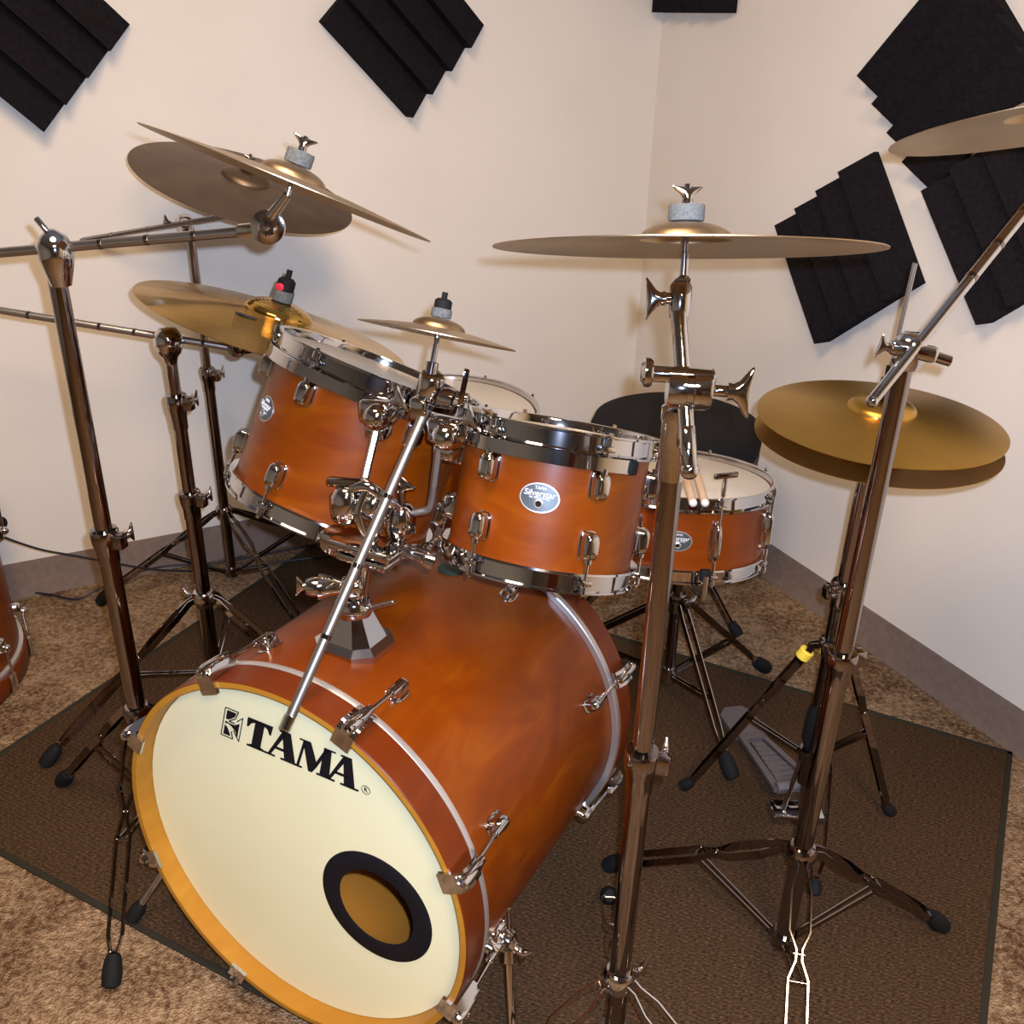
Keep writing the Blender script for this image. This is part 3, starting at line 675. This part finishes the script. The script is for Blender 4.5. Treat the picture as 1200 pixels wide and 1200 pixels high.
kp = DS.p(26, .1887, DS.L + .006); kd = thing('drum_key', 'small chrome T-shaped tuning key standing on a snare rod', 'tuning key', tuple(kp))
MB().tube(kp, kp + DS.z * .034, .0042).build('shank', 'chrome', kd); MB().box(kp + DS.z * .038, (.044, .010, .010), (V((.97, .2, .05)).normalized(), DS.z.cross(V((.97, .2, .05)).normalized()), DS.z), bev=.35).build('handle', 'dark_chrome', kd)

# ---- tom holder on the bass drum
MP = BC - BN * .165 + BU * .279 + BR * .005
th = thing('tom_holder', 'chrome double tom holder rising from the top of the bass drum', 'tom holder', tuple(MP))
HB = MP - BU * .003
b = MB()
def sq(wx, wy, h): return [HB + BU * h + BR * sx * wx + BAX * sy * wy for sx, sy in ((-1, -.55), (-.55, -1), (.55, -1), (1, -.55), (1, .55), (.55, 1), (-.55, 1), (-1, .55))]
vs = []; rings = [(.050, .046, -.004), (.050, .046, .008), (.040, .036, .016), (.024, .024, .050), (.022, .022, .056)]
for q in rings: vs += sq(*q)
fs = [(i * 8 + k, i * 8 + (k + 1) % 8, i * 8 + 8 + (k + 1) % 8, i * 8 + 8 + k) for i in range(4) for k in range(8)] + [tuple(range(32, 40)), tuple(range(7, -1, -1))]
b.add(vs, fs); b.build('base_casting', 'chrome', th, sharp=25)
TT = V((-0.1972, 1.1500, 0.7439)); TB = HB + BU * .05
b = MB(); b.lathe([(.012, -.004), (.024, -.004), (.026, .0), (.026, .014), (.022, .020), (.012, .021)], TB + UZ * .004, UZ, 28, closed=True); b.tube(TB + UZ * .012 + V((.018, -.01, 0)), TB + UZ * .03 + V((.060, -.03, .008)), .0035); cc_ = b.build('base_collar', 'chrome', th)
MB().tube(TB - UZ * .01, TT, .0135, n=24).build('tube', 'chrome', th)
# top casting: two stacked plates and the ratchet barrels
b = MB(); c = V((-0.1905, 1.1500, 0.7415))
b.box(c + UZ * .004, (.100, .052, .014), (BR, BAX, UZ), bev=.3); b.box(c - UZ * .014, (.080, .044, .012), (BR, BAX, UZ), bev=.3); b.box(c + BR * -.052 - UZ * .004, (.036, .038, .034), (V((.8, -.3, -.2)).normalized(), BAX, UZ), bev=.25)
b.build('mounting_plate', 'chrome', th)
for p, sc_ in ((V((-0.2186, 1.1600, 0.7994)), 1.0), (V((-0.1478, 1.1650, 0.7734)), 1.0)):
    b = MB(); b.lathe([(0, -.026), (.012, -.025), (.019, -.016), (.021, .0), (.020, .016), (.013, .026), (.009, .030), (0, .030)], p, (.05, -.1, 1), 28); b.build('ratchet_barrel', 'chrome', th, sharp=60)
b = MB(); b.sphere(V((-0.1843, 1.1650, 0.8004)), .024, 24); b.path(bez([(-0.2175, 1.1600, 0.8206), (-0.1887, 1.1500, 0.8322), (-0.1650, 1.1500, 0.8144), (-0.1467, 1.1600, 0.7938)]), .008, 12); b.path(bez([(-0.1865, 1.1500, 0.8323), (-0.1998, 1.1400, 0.7998), (-0.1923, 1.1400, 0.7686), (-0.1858, 1.1500, 0.7442)]), .006, 12); b.path(bez([(-0.1648, 1.1500, 0.8206), (-0.1689, 1.1400, 0.7944), (-0.1788, 1.1400, 0.7690), (-0.1859, 1.1500, 0.7416)]), .006, 12)
b.build('ball_clamp', 'chrome', th, sharp=60)
b = MB(); p = V((-0.2192, 1.1600, 0.8292)); b.tube(p - UZ * .01, p, .006); b.box(p + UZ * .004, (.048, .012, .012), (V((.97, -.2, .05)).normalized(), UZ.cross(V((.97, -.2, .05))).normalized(), UZ), bev=.35); b.build('wing_bolt', 'dark_chrome', th)
b = MB(); p = V((-0.1453, 1.1600, 0.8039)); b.tube(p, p + UZ * .02, .005); b.wing(p + UZ * .018, (.3, -.2, 1), .018); b.build('wing_bolt', 'dark_chrome', th)
b = MB(); b.tube((-0.1367, 1.1200, 0.7555), (-0.1082, 1.1000, 0.7548), .010); b.lathe([(0, 0), (.010, 0), (.012, .012), (0, .014)], (-0.1109, 1.1050, 0.7519), (.9, -.1, -.3), 16); b.build('key_bolt', 'chrome', th)
# L rods to the two toms
b = MB(); b.tube((-0.1794, 1.1900, 0.8936), (-0.1928, 1.1650, 0.8374), .0052, n=6); b.tube((-0.1928, 1.1650, 0.8374), (-0.1976, 1.1600, 0.8149), .0055, n=14); r1 = b.build('tom_rod', 'steel', th)
b = MB(); b.tube((-0.0925, 1.1600, 0.9020), (-0.1022, 1.1600, 0.8298), .0060, n=6); b.path(bez([(-0.1021, 1.1600, 0.8323), (-0.1047, 1.1600, 0.8112), (-0.1105, 1.1600, 0.7960), (-0.1266, 1.1620, 0.7908), (-0.1452, 1.1650, 0.7862)]), .0055, 14); r2 = b.build('tom_rod', 'knurled', th)
# brackets riding on the suspension bands
def bracket(c, c2, root, nm):
    c = V(c); c2 = V(c2); b = MB(); d = (c - c2); d.normalize()
    b.box(c, (.050, .030, .036), (V((.88, -.46, 0)), V((.46, .88, 0)), UZ), bev=.25); b.sphere(c + V((0, -.014, -.002)), .019, 20)
    b.box(c - UZ * .028, (.030, .026, .018), (V((.88, -.46, 0)), V((.46, .88, 0)), UZ), bev=.2); b.lathe([(0, 0), (.008, 0), (.009, .006), (0, .008)], c + V((.022, -.02, .004)), (.4, -.9, .1), 16)
    o = b.build(nm, 'chrome', root, sharp=50); bb = MB(); bb.wing(c + V((.024, -.012, .018)), (.7, -.5, .5), .017); bb.build('wing_bolt', 'chrome', o); return o
bracket((-0.1828, 1.2350, 0.9037), (-0.1829, 1.2200, 0.8505), tom1, 'rod_bracket')
bracket((-0.0852, 1.1650, 0.9060), (-0.0894, 1.1600, 0.8785), tom2, 'rod_bracket')
# boom arm carrying the splash
sa = thing('splash_boom', 'slim grey boom arm slanting down from the small splash cymbal past the tom holder', 'boom arm', (-0.2174, 1.0850, 0.7187))
MB().tube((-0.1138, 1.1850, 0.9267), (-0.2737, 0.9650, 0.5862), .0066, n=22).build('arm', 'knurled', sa)
b = MB(); d = (V((-0.2737, 0.9650, 0.5862)) - V((-0.1138, 1.1850, 0.9267))).normalized(); b.tube(V((-0.2680, 0.9730, 0.5998)), V((-0.2746, 0.9635, 0.5847)), .0074); b.build('end_cap', 'chrome', sa)
for t in (.28, .50, .72):
    b = MB(); p = lerp((-0.1138, 1.1850, 0.9267), (-0.2737, 0.9650, 0.5862), t); b.lathe([(.0066, -.003), (.0071, -.003), (.0071, .003), (.0066, .003)], p, d, 22); b.build('memory_mark', 'dark_chrome', sa)
b = MB(); p = V((-0.2176, 1.1080, 0.7049)); b.lathe([(0, 0), (.008, 0), (.012, .010), (.017, .028), (.0175, .034), (.013, .035), (.013, .043), (.010, .050), (0, .052)], p, V((-.97, -.12, .06)), 28); b.box(p + V((.01, .0, .0)), (.030, .026, .026), bev=.25); bo = b.build('clamp', 'chrome', sa, sharp=50)
MB().wing(p + V((-.048, -.006, .003)), (-1, -.1, .1), .014).build('wing_nut', 'chrome', bo)
b = MB(); c = V((-0.1087, 1.1950, 0.9556)); b.lathe([(0, -.02), (.013, -.02), (.0165, -.016), (.0165, .014), (.013, .018), (0, .018)], c, (.25, -.1, 1), 26); b.box(c + V((-.012, -.008, -.028)), (.024, .022, .030), (V((.9, -.4, 0)).normalized(), V((.4, .9, 0)).normalized(), UZ), bev=.2)
b.tube(c + V((.0, 0, -.004)), c + V((.050, -.016, -.010)), .006); b.lathe([(0, 0), (.012, 0), (.014, .01), (.012, .02), (0, .021)], c + V((.014, -.008, -.012)), (1, -.4, -.1), 20); q = b.build('tilter', 'chrome', sa, sharp=50)
b = MB(); b.oval(c + V((.040, -.018, .004)), (V((.2, .1, 1)).normalized(), V((0, 1, 0)), V((1, 0, -.2)).normalized()), .052, .012, .007, dome=0); b.build('wing_bolt', 'dark_chrome', q)
SPC = V((-.100, 1.215, 1.0165)); SPN = V((.171, .315, .935)).normalized()
b = MB(); b.tube(c + UZ * .01, SPC - SPN * .004, .0040); b.tube(c + UZ * .012, lerp(c + UZ * .012, SPC, .35), .0085); b.tube(SPC - SPN * .004, SPC + SPN * .050, .0035); b.build('post', 'chrome', sa)
so, bh = cymbal('splash_cymbal', 'small bronze splash cymbal on a post between the rack toms', SPC, SPN, .1016, 'bronze', bow=.009, bell=.034)
felt_stack(sa, SPC + SPN * (bh + .001), SPN, h=.011, r=.0125, black=True)
# clamp between arm and the tom hardware


# ---- cymbals and stands
# left front boom stand
B1 = (-.629, 1.335)
s1 = thing('boom_stand', 'tall chrome boom stand at the left front beside the bass drum', 'cymbal stand', (*B1, 0), 'chrome cymbal stands')
pole(s1, B1, [(.07, .654, .0150), (.63, 1.075, .0127)])
collar(s1, B1, .654, .0145, (.95, -.3, 0))
tripod(s1, B1, .309, .12, [(-.612, 1.045), (-.875, 1.49), (-.40, 1.50)], .0150, m='dark_chrome')
t = V((-0.6199, 1.3250, 1.0848)); b = MB(); b.lathe([(0, -.044), (.0135, -.044), (.019, -.024), (.0235, -.006), (.0235, .010), (.017, .022), (.006, .030), (0, .031)], t, UZ, 30); b.lathe([(0, -.021), (.012, -.021), (.014, -.017), (.014, .017), (.012, .021), (0, .021)], t, (.1, -1, .1), 26); tl = b.build('tilter', 'chrome', s1, sharp=55)
b = MB(); b.path([t + UZ * .018, t + V((-.010, .0, .034)), t + V((-.018, .002, .044))], .0042); b.build('wing_bolt', 'chrome', tl)
boom(s1, [(-1.1416, 1.3920, 1.0237), (-0.3257, 1.2920, 1.1280)], .0068, 'steel', rings=(.62, .72, .8, .88))
t = V((-0.3214, 1.2850, 1.1326)); tilter(s1, t, (.10, -1, .12), .0215, .018, hint=(0, 0, 1)); MB().lathe([(0, 0), (.011, 0), (.011, .003), (.009, .005), (.004, .0052), (0, .009)], t + V((.0009, -.009, .001)), (.10, -1, .12), 24).build('tilter_screw', 'chrome', s1)
C1 = V((-.288, 1.284, 1.185)); N1 = V((.341, .235, .912)).normalized()
b = MB(); b.box(lerp(t, (-0.3600, 1.2870, 1.1249), .6), (.036, .016, .016), (V((.995, 0, .08)).normalized(), V((0, 1, 0)), V((-.08, 0, .995)).normalized()), bev=.25); b.build('tilter_arm', 'chrome', s1)
b = MB(); b.tube(t + V((.004, 0, .012)), C1 - N1 * .012, .0080, .0060); b.tube(C1 - N1 * .014, C1 + N1 * .062, .0036); b.build('post', 'chrome', s1)
c1, bh = cymbal('crash_cymbal', 'bronze crash cymbal seen edge-on at upper left, tilted right, grey felt on top', C1, N1, .187, 'bronze', bow=.010, bell=.042)
felt_stack(s1, C1 + N1 * (bh + .001), N1, .018, .017, .017)
# second left stand with the gold cymbal
B2 = (-.629, 1.72)
s2 = thing('boom_stand', 'chrome boom stand behind the left front stand, holding the shiny gold cymbal', 'cymbal stand', (*B2, 0), 'chrome cymbal stands')
pole(s2, B2, [(.07, .536, .0150), (.52, .720, .0127), (.71, .835, .0105)])
collar(s2, B2, .536, .0145, (.95, -.3, 0)); collar(s2, B2, .735, .0125, (.9, -.2, 0), h=.06)
tripod(s2, B2, .302, .12, [(-.93, 1.545), (-.302, 1.674), (-.64, 2.04)], .0150, wing=(-1, .2, 0))
t = V((-0.6239, 1.7050, 0.8500)); b = MB(); b.lathe([(0, -.044), (.010, -.044), (.014, -.030), (.021, -.022), (.0258, -.006), (.0250, .010), (.016, .022), (0, .025)], t, UZ, 30); b.lathe([(0, -.022), (.012, -.022), (.015, -.017), (.015, .017), (.012, .022), (0, .022)], t, (.1, -1, .1), 26); b.build('tilter', 'chrome', s2, sharp=55)
boom(s2, [(-1.2651, 1.6700, 0.9604), (-0.5238, 1.7300, 0.8322)], .0066, 'steel', rings=(.46, .54, .62, .70, .78, .94))
C2 = V((-.445, 1.767, .862)); N2 = V((.303, .139, .943)).normalized()
t = V((-0.5099, 1.7350, 0.8294)); tilter(s2, t, (.1, -1, .3), .0165, .022, 'dark_chrome')
b = MB(); b.path(bez([t, t + V((.02, 0, -.004)), C2 - N2 * .030, C2 - N2 * .01]), .0060, 12); b.tube(C2 - N2 * .014, C2 + N2 * .055, .0035); b.build('post', 'dark_chrome', s2)
c2, bh = cymbal('ride_cymbal', 'large shiny gold cymbal above the left rack tom with a black and red topper', C2, N2, .250, 'brilliant', bow=.026, bell=.062)
mt = felt_stack(s2, C2 + N2 * (bh + .001), N2, h=.020, r=.018, black=True)
MB().oval(C2 + N2 * (bh + .031) + V((-.008, -.014, 0)), (V((1, -.3, 0)).normalized(), UZ, V((-.3, -.95, 0)).normalized()), .016, .014, .004).build('red_insert', 'red', mt)
MB().oval(V((-.470, 1.671, .9065)) + N2 * .0010, frame(N2, (1, -.1, -.3)), .040, .014, .0016, dome=0).build('printed_logo', 'cable', c2)
# thin stand at the back left
B3 = (-.746, 2.27)
s3 = thing('boom_stand', 'thin dark boom stand at the back left near the wall, under the tarnished cymbal', 'cymbal stand', (*B3, 0), 'chrome cymbal stands')
pole(s3, B3, [(.03, .602, .0130), (.59, .94, .0105)])
collar(s3, B3, .602, .0125, (.95, -.3, 0))
tripod(s3, B3, .222, .045, [(-1.055, 2.155), (-.50, 2.02), (-.42, 2.44)], .0130, m='dark_chrome')
t = V((-0.7523, 2.2620, 0.9515)); b = MB(); b.lathe([(0, -.026), (.011, -.026), (.017, -.012), (.019, .0), (.017, .012), (.010, .019), (0, .020)], t, UZ, 26); b.lathe([(0, -.026), (.010, -.026), (.013, -.02), (.013, .02), (.010, .026), (0, .026)], t, (.3, -1, .1), 22); tl = b.build('tilter', 'chrome', s3, sharp=55)
wing_bolt(tl, t + V((-.02, -.01, .0)), (-1, -.2, .3), .014, .01)
C3 = V((-.575, 2.131, 1.056)); N3 = V((.309, -.085, .947)).normalized()
boom(s3, [(-1.0832, 2.3450, 0.8817), (-0.5977, 2.1850, 0.9905)], .0062, 'dark_chrome', rings=(.3, .5, .85))
b = MB(); q = V((-0.5977, 2.1850, 0.9905)); b.sphere(q, .014, 18); b.tube(q, C3 - N3 * .006, .006); b.tube(C3 - N3 * .01, C3 + N3 * .068, .0036); b.build('post', 'chrome', s3)
c3, bh = cymbal('crash_cymbal', 'tarnished dark brown cymbal at upper left, half hidden behind the edge-on crash', C3, N3, .229, 'old_bronze', bow=.016, bell=.050)
felt_stack(s3, C3 + N3 * (bh + .001), N3, .016, .012, .014)
# centre front stand
B4 = (.1675, .95)
s4 = thing('boom_stand', 'chrome boom stand at the centre front, nearest the camera, right of the bass drum', 'cymbal stand', (*B4, 0), 'chrome cymbal stands')
Z4 = (0.1723, 0.9500, 0.5694)[2]; H4 = (0.1691, 0.9500, 0.1684)[2]; T4 = (0.1623, 0.9500, 1.0202)[2]
pole(s4, B4, [(.03, Z4, .0150), (Z4 - .02, T4, .0127)])
collar(s4, B4, Z4, .0148, (.97, -.25, 0), h=.055)
tripod(s4, B4, H4, .05, [(.185, 1.235), (-.09, .80), (.385, .745)], .0150, wide=.016, wing=(1, .45, 0))
b = MB(); b.lathe([(.0127, -.075), (.0145, -.075), (.015, -.012), (.0165, -.008), (.0165, .004), (.012, .006), (0, .006)], (B4[0], B4[1], T4), UZ, 28); b.build('top_sleeve', 'chrome', s4)
t = V((0.1669, 0.9400, 1.0487)); AX4 = V((1, -.05, -.03)).normalized()
b = MB(); b.lathe([(0, -.022), (.018, -.022), (.0205, -.018), (.0205, -.004), (.0185, -.003), (.0185, .003), (.0205, .004), (.0205, .018), (.018, .022), (0, .022)], t + AX4 * .008, AX4, 32); b.box(t + UZ * .014 + AX4 * -.004, (.074, .022, .014), (AX4, UZ.cross(AX4), UZ), bev=.3); b.lathe([(0, 0), (.013, 0), (.015, .003), (.015, .008), (.010, .012), (0, .012)], t + UZ * .014 - AX4 * .030, -AX4, 20); b.tube(t + AX4 * .028, t + AX4 * .050, .006); tl = b.build('boom_clamp', 'chrome', s4, sharp=50)
b = MB(); e = t + AX4 * .046; b.wing(e, AX4, .024, flat=(0, .1, 1)); b.build('wing_bolt', 'chrome', tl, sharp=60)
E0, E1 = V((0.1777, 0.9050, 0.9745)), V((0.1642, 0.9850, 1.1149))
boom(s4, [E0, E1], .0082, 'chrome', rings=(.16, .5))
b = MB(); b.sphere(E0, .0098, 20); d = (E1 - E0).normalized(); b.tube(E0, E0 + d * .045, .0088); b.build('end_cap', 'chrome', s4, sharp=60)
C4 = V((.173, 1.036, 1.168)); N4 = V((-.011, .255, .967)).normalized()
t = V((0.1658, 0.9920, 1.1263)); b = MB(); b.lathe([(0, -.02), (.010, -.02), (.0115, -.012), (.0115, .012), (.009, .016), (0, .016)], t, (0, .25, 1), 24); b.tube(t + V((-.006, 0, 0)), t + V((-.017, 0, 0)), .006); tl = b.build('tilter', 'chrome', s4)
MB().wing(t + V((-.016, -.002, .0)), (-1, -.1, 0), .019, flat=(0, .3, 1)).build('wing_bolt', 'chrome', tl)
b = MB(); e4 = C4 - N4 * .034; b.tube(t + V((0, .004, .012)), e4, .0088, .0080); b.tube(e4 - N4 * .001, C4 - N4 * .004, .0050); b.tube(C4 - N4 * .008, C4 + N4 * .064, .0037); b.build('post', 'chrome', s4)
c4, bh = cymbal('crash_cymbal', 'wide bronze crash cymbal at the centre, almost level, on the nearest stand', C4, N4, .200, 'bronze', bow=.009, bell=.048)
felt_stack(s4, C4 + N4 * (bh + .001), N4, .019, .016, .018)
# right boom stand
B5 = (.4615, 1.13)
s5 = thing('boom_stand', 'tall chrome boom stand at the right in front of the hi-hat', 'cymbal stand', (*B5, 0), 'chrome cymbal stands')
pole(s5, B5, [(.025, .598, .0148), (.58, 1.03, .0127)])
collar(s5, B5, .600, .0145, (.9, .3, 0), h=.045)
tripod(s5, B5, .232, .045, [(.194, 1.305), (.747, 1.19), (.405, .835)], .0148, m='dark_chrome', wide=.015)
t = V((0.4619, 1.1200, 1.0403)); D5 = (V((0.6192, 1.2000, 1.2291)) - V((0.4106, 1.0700, 0.9937))).normalized()
b = MB(); b.lathe([(0, -.022), (.015, -.022), (.019, -.012), (.020, .0), (.018, .014), (.010, .020), (0, .021)], t, UZ, 28); b.box(t + V((.0, -.01, .002)), (.056, .018, .018), (V((.97, -.2, -.12)).normalized(), V((.2, .97, 0)).normalized(), V((.12, 0, .99)).normalized()), bev=.3); tl = b.build('boom_clamp', 'chrome', s5, sharp=50)
MB().wing(t + V((-.030, -.012, .006)), (-1, -.2, .2), .013).build('wing_bolt', 'chrome', tl)
MB().tube(t + V((.02, -.012, -.002)), t + V((.044, -.016, -.008)), .0065).build('clamp_bolt', 'chrome', tl)
boom(s5, [(0.4106, 1.0700, 0.9937), (0.6427, 1.2350, 1.2346)], .0068, 'chrome', rings=(.52, .66, .8))
MB().sphere(V((0.4106, 1.0700, 0.9937)), .0075, 16).build('end_cap', 'chrome', s5, sharp=60)
C5 = V((.624, 1.243, 1.281)); N5 = V((-.128, .276, .953)).normalized(); q = V((0.6427, 1.2350, 1.2346))
tilter(s5, q, (.2, -1, .1), .017, .022); b = MB(); b.tube(q, C5 - N5 * .006, .006); b.tube(C5 - N5 * .01, C5 + N5 * .064, .0036); b.build('post', 'chrome', s5)
c5, bh = cymbal('crash_cymbal', 'bronze cymbal at the top right edge, seen from below', C5, N5, .180, 'bronze', bow=.012, bell=.052)
felt_stack(s5, C5 + N5 * (bh + .001), N5, .018, .016, .017)
# hi-hat stand
B6 = (.5645, 1.437)
s6 = thing('hi_hat_stand', 'chrome hi-hat stand with grey foot pedal behind the right boom stand', 'hi-hat stand', (*B6, 0))
H6 = (0.5490, 1.4370, 0.4092)[2]; Z6 = (0.5607, 1.4370, 0.5327)[2]
pole(s6, B6, [(.10, H6 + .01, .0135), (H6, Z6, .0148), (Z6 - .01, .800, .0120)])
collar(s6, B6, Z6, .0145, (-.9, -.2, 0), h=.045)
MB().tube((B6[0], B6[1], .70), (B6[0] + .010, B6[1], 1.075), .0036, n=14).build('pull_rod', 'steel', s6)
tripod(s6, B6, H6, .17, [(.346, 1.508), (.756, 1.447), (.545, 1.235)], .0148, m='dark_chrome', foot=(.012, .03))
b = MB(); f_ = V((.346, 1.508, .014)); dh = V((f_.x - B6[0], f_.y - B6[1], 0)).normalized(); p0 = V((*B6, H6 - .004)) + dh * .031; p1 = f_ + V((0, 0, .022)) - dh * .02; d = (p1 - p0).normalized(); b.tube(p0 + d * .014, p0 + d * .034, .0132, n=14); b.build('tape_band', 'yellow_tape', s6)
b = MB(); b.lathe([(.008, 0), (.016, .004), (.020, .02), (.020, .05), (.018, .085), (.012, .10), (.008, .10)], (B6[0], B6[1], .185), UZ, 24); b.build('spring_housing', 'black', s6)
b = MB()
for sx in (-1, 1): b.tube((B6[0] + sx * .028, B6[1] + .01, .01), (B6[0] + sx * .014, B6[1], .16), .0048)
b.box((B6[0], B6[1] + .012, .014), (.10, .05, .02), bev=.25); b.tube((B6[0], B6[1], .04), (B6[0], B6[1], .14), .006); b.build('pedal_frame', 'chrome', s6)
M['cast'] = mat('smoky_grey_casting', (.22, .20, .21), .7, .42)
PD = V((-.19, .98, 0)).normalized(); PS = V((PD.y, -PD.x, 0)); P0 = V((B6[0] - .003, B6[1] + .03, .060)); SL = (PD * .205 + UZ * -.042).normalized(); NO = PS.cross(SL)
if NO.z < 0: NO = -NO
b = MB()
for w0, w1, u0, u1, hh in ((-.046, -.032, -.028, -.017, 1), (.032, .046, .017, .028, 1)):
    pts = [(w0, 0), (w1, 0), (u1, .205), (u0, .205)]; b.prism(pts, P0, (PS, SL, NO), -.003, .006)
b.prism([(-.046, -.004), (.046, -.004), (.040, .016), (-.040, .016)], P0, (PS, SL, NO), -.003, .007); b.prism([(-.030, .190), (.030, .190), (.028, .215), (-.028, .215)], P0, (PS, SL, NO), -.003, .007)
b.prism([(-.026, .03), (.026, .03), (.012, .180), (-.012, .180)], P0, (PS, SL, NO), -.001, .003)
for k in range(7): yy = .04 + k * .02; wv_ = .024 - k * .0018; b.prism([(-wv_, yy), (wv_, yy), (wv_, yy + .006), (-wv_, yy + .006)], P0, (PS, SL, NO), .003, .0055)
b.tube(P0 + PS * -.04 + NO * .004, P0 + PS * .04 + NO * .004, .012); b.build('footboard', 'cast', s6)
hp = P0 + SL * .215; b = MB(); b.prism([(-.034, -.002), (.034, -.002), (.038, .075), (.020, .098), (-.020, .098), (-.038, .075)], V((hp.x, hp.y, .0085)), (PS, PD, UZ), 0, .010); b.build('heel_plate', 'cast', s6)
C6 = V((.574, 1.436, .832)); N6 = V((.010, -.006, 1)).normalized(); C6.x = B6[0] + .004; C6.y = B6[1]
c6, bh = cymbal('hi_hat_cymbal', 'golden top hi-hat cymbal at the right', C6, N6, .187, 'gold', bow=.018, bell=.052, group=None)
c7, bh2 = cymbal('hi_hat_cymbal', 'golden bottom hi-hat cymbal, upturned just under the top one', C6 - UZ * .030, V((.004, 0, 1)), .187, 'gold', bow=-.014, bell=.052, group=None)
b = MB(); b.lathe([(0, 0), (.016, 0), (.016, .010), (.010, .012), (.010, .030), (.006, .032), (.006, .05), (0, .05)], C6 + N6 * (bh + .001), UZ, 22); b.build('clutch', 'black', s6)
b = MB(); b.lathe([(0, -.012), (.018, -.012), (.020, -.006), (.008, 0), (0, 0)], C6 - UZ * .052, UZ, 22); b.build('cymbal_seat', 'black', s6)


# ---- throne
tr = thing('drum_throne', 'round black padded drum throne seat behind the snare drum', 'stool', (.392, 2.222, 0))
TC = V((.392, 2.222, 0))
b = MB(); b.lathe([(0, .532), (.10, .534), (.175, .532), (.198, .522), (.206, .502), (.204, .47), (.198, .45)], TC, UZ, 64); b.build('seat_pad', 'seat', tr)
b = MB(); b.lathe([(.200, .462), (.205, .455), (.202, .420), (.19, .412), (0, .412)], TC, UZ, 64); b.build('seat_side', 'vinyl', tr)
MB().tube(TC + UZ * .10, TC + UZ * .42, .0125).build('pole', 'dark_chrome', tr)
MB().lathe([(0, 0), (.03, 0), (.03, .03), (.02, .05), (0, .05)], TC + UZ * .385, UZ, 24).build('seat_clamp', 'chrome', tr)
for k in range(3):
    a = math.radians(80 + 120 * k); d = V((math.cos(a), math.sin(a), 0)); side = UZ.cross(d); h0 = TC + d * .02 + UZ * .27; f = TC + d * .215 + UZ * .03; b = MB()
    for sg in (-1, 1): strip(b, [h0 + side * sg * .008, f + side * sg * .006], .014, .002, side)
    lg = b.build('leg', 'dark_chrome', tr); b = MB(); b.lathe([(0, 0), (.012, 0), (.015, .02), (.013, .036), (0, .038)], f + UZ * .006, V((d.x, d.y, -1)), 16)
    for v in b.v: v.z = max(v.z, .0045)
    b.build('rubber_foot', 'black', lg)

# ---- upright drum at the left edge
U = V((-1.4022, 1.7989, 0)); up_ = thing('upright_drum', 'amber wooden drum standing on the carpet at the left edge', 'drum', tuple(U))
MB().lathe([(.2795, .055), (.2795, .40), (.272, .40), (.272, .055)], U, UZ, 96, closed=True).build('shell', 'shell', up_)
MB().lathe([(.281, .0015), (.290, .0015), (.292, .004), (.2925, .046), (.291, .0485), (.281, .0485)], U, UZ, 96, closed=True).build('hoop', 'hoop_wood', up_)
MB().lathe([(.279, .0485), (.287, .0485), (.288, .052), (.2875, .058), (.279, .0605)], U, UZ, 96).build('head_collar', 'silver', up_)
MB().lathe([(.281, .405), (.290, .405), (.2925, .408), (.2925, .449), (.290, .451), (.281, .451)], U, UZ, 96, closed=True).build('hoop', 'hoop_wood', up_)
MB().lathe([(.279, .3945), (.287, .397), (.288, .403), (.279, .405)], U, UZ, 96).build('head_collar', 'silver', up_)
MB().lathe([(0, .43), (.2815, .43), (.2815, .428), (0, .428)], U, UZ, 96).build('head', 'film', up_)
for g in (-38, -8, 22, 60):
    a = math.radians(g + 5); o = V((math.cos(a), math.sin(a), 0)); t = UZ.cross(o)
    for zl, zh in ((.125, .02), (.325, .43)):
        s_ = 1 if zh > zl else -1
        b = MB(); b.oval(U + o * .279 + UZ * zl, (t, UZ, o), .024, .036, .018, pw=3); b.sphere(U + o * .300 + UZ * (zl + .006 * s_), .009); lg = b.build('lug', 'chrome', up_)
        b = MB(); b.tube(U + o * .2965 + UZ * (zl + .01 * s_), U + o * .3005 + UZ * (zh - .0 * s_), .003, n=10); b.build('tension_rod', 'chrome', lg)
        b = MB(); b.box(U + o * .296 + UZ * (.026 if s_ < 0 else .427), (.022, .046, .007), (t, UZ, o), bev=.25); b.build('claw_hook', 'chrome', up_)

# ---- cables
def cable(label, pts, r=.0028):
    b = MB(); b.path(bez(pts, 10), r, 10); return tag(b.build('cable', 'cable', origin=pts[len(pts) // 2]), label, 'cable')
cable('black cable drooping from the left edge across the wall base to the back stand', [(-1.1648, 1.9663, 0.3000), (-1.1411, 1.9903, 0.2700), (-1.1058, 2.0279, 0.2300), (-1.0504, 2.0733, 0.1900), (-0.9785, 2.1271, 0.1400), (-0.9262, 2.1909, 0.0900), (-0.8681, 2.2628, 0.0450), (-0.7872, 2.3285, 0.0120), (-0.6202, 2.3997, 0.0060), (-0.4364, 2.4534, 0.0060)])
cable('black cable lying along the carpet edge beside the upright drum', [(-1.3139, 2.1919, 0.0300), (-1.2822, 2.1974, 0.0120), (-1.2015, 2.1895, 0.0060), (-1.1271, 2.1716, 0.0060), (-1.0789, 2.2021, 0.0200), (-1.0200, 2.2543, 0.0300), (-0.9537, 2.3254, 0.0200), (-0.8036, 2.3859, 0.0060), (-0.5967, 2.4862, 0.0060), (-0.4487, 2.5355, 0.0060)])
kn = MB(); kn.sphere((-1.1854, 2.0097, 0.3100), .016, 18); kk = kn.build('cable_plug', 'black', origin=(-1.1854, 2.0097, 0.3100)); tag(kk, 'round black cable end at the left edge above the drooping cable', 'plug')


for o in list(bpy.data.objects):
    if '_o' in o: del o['_o']
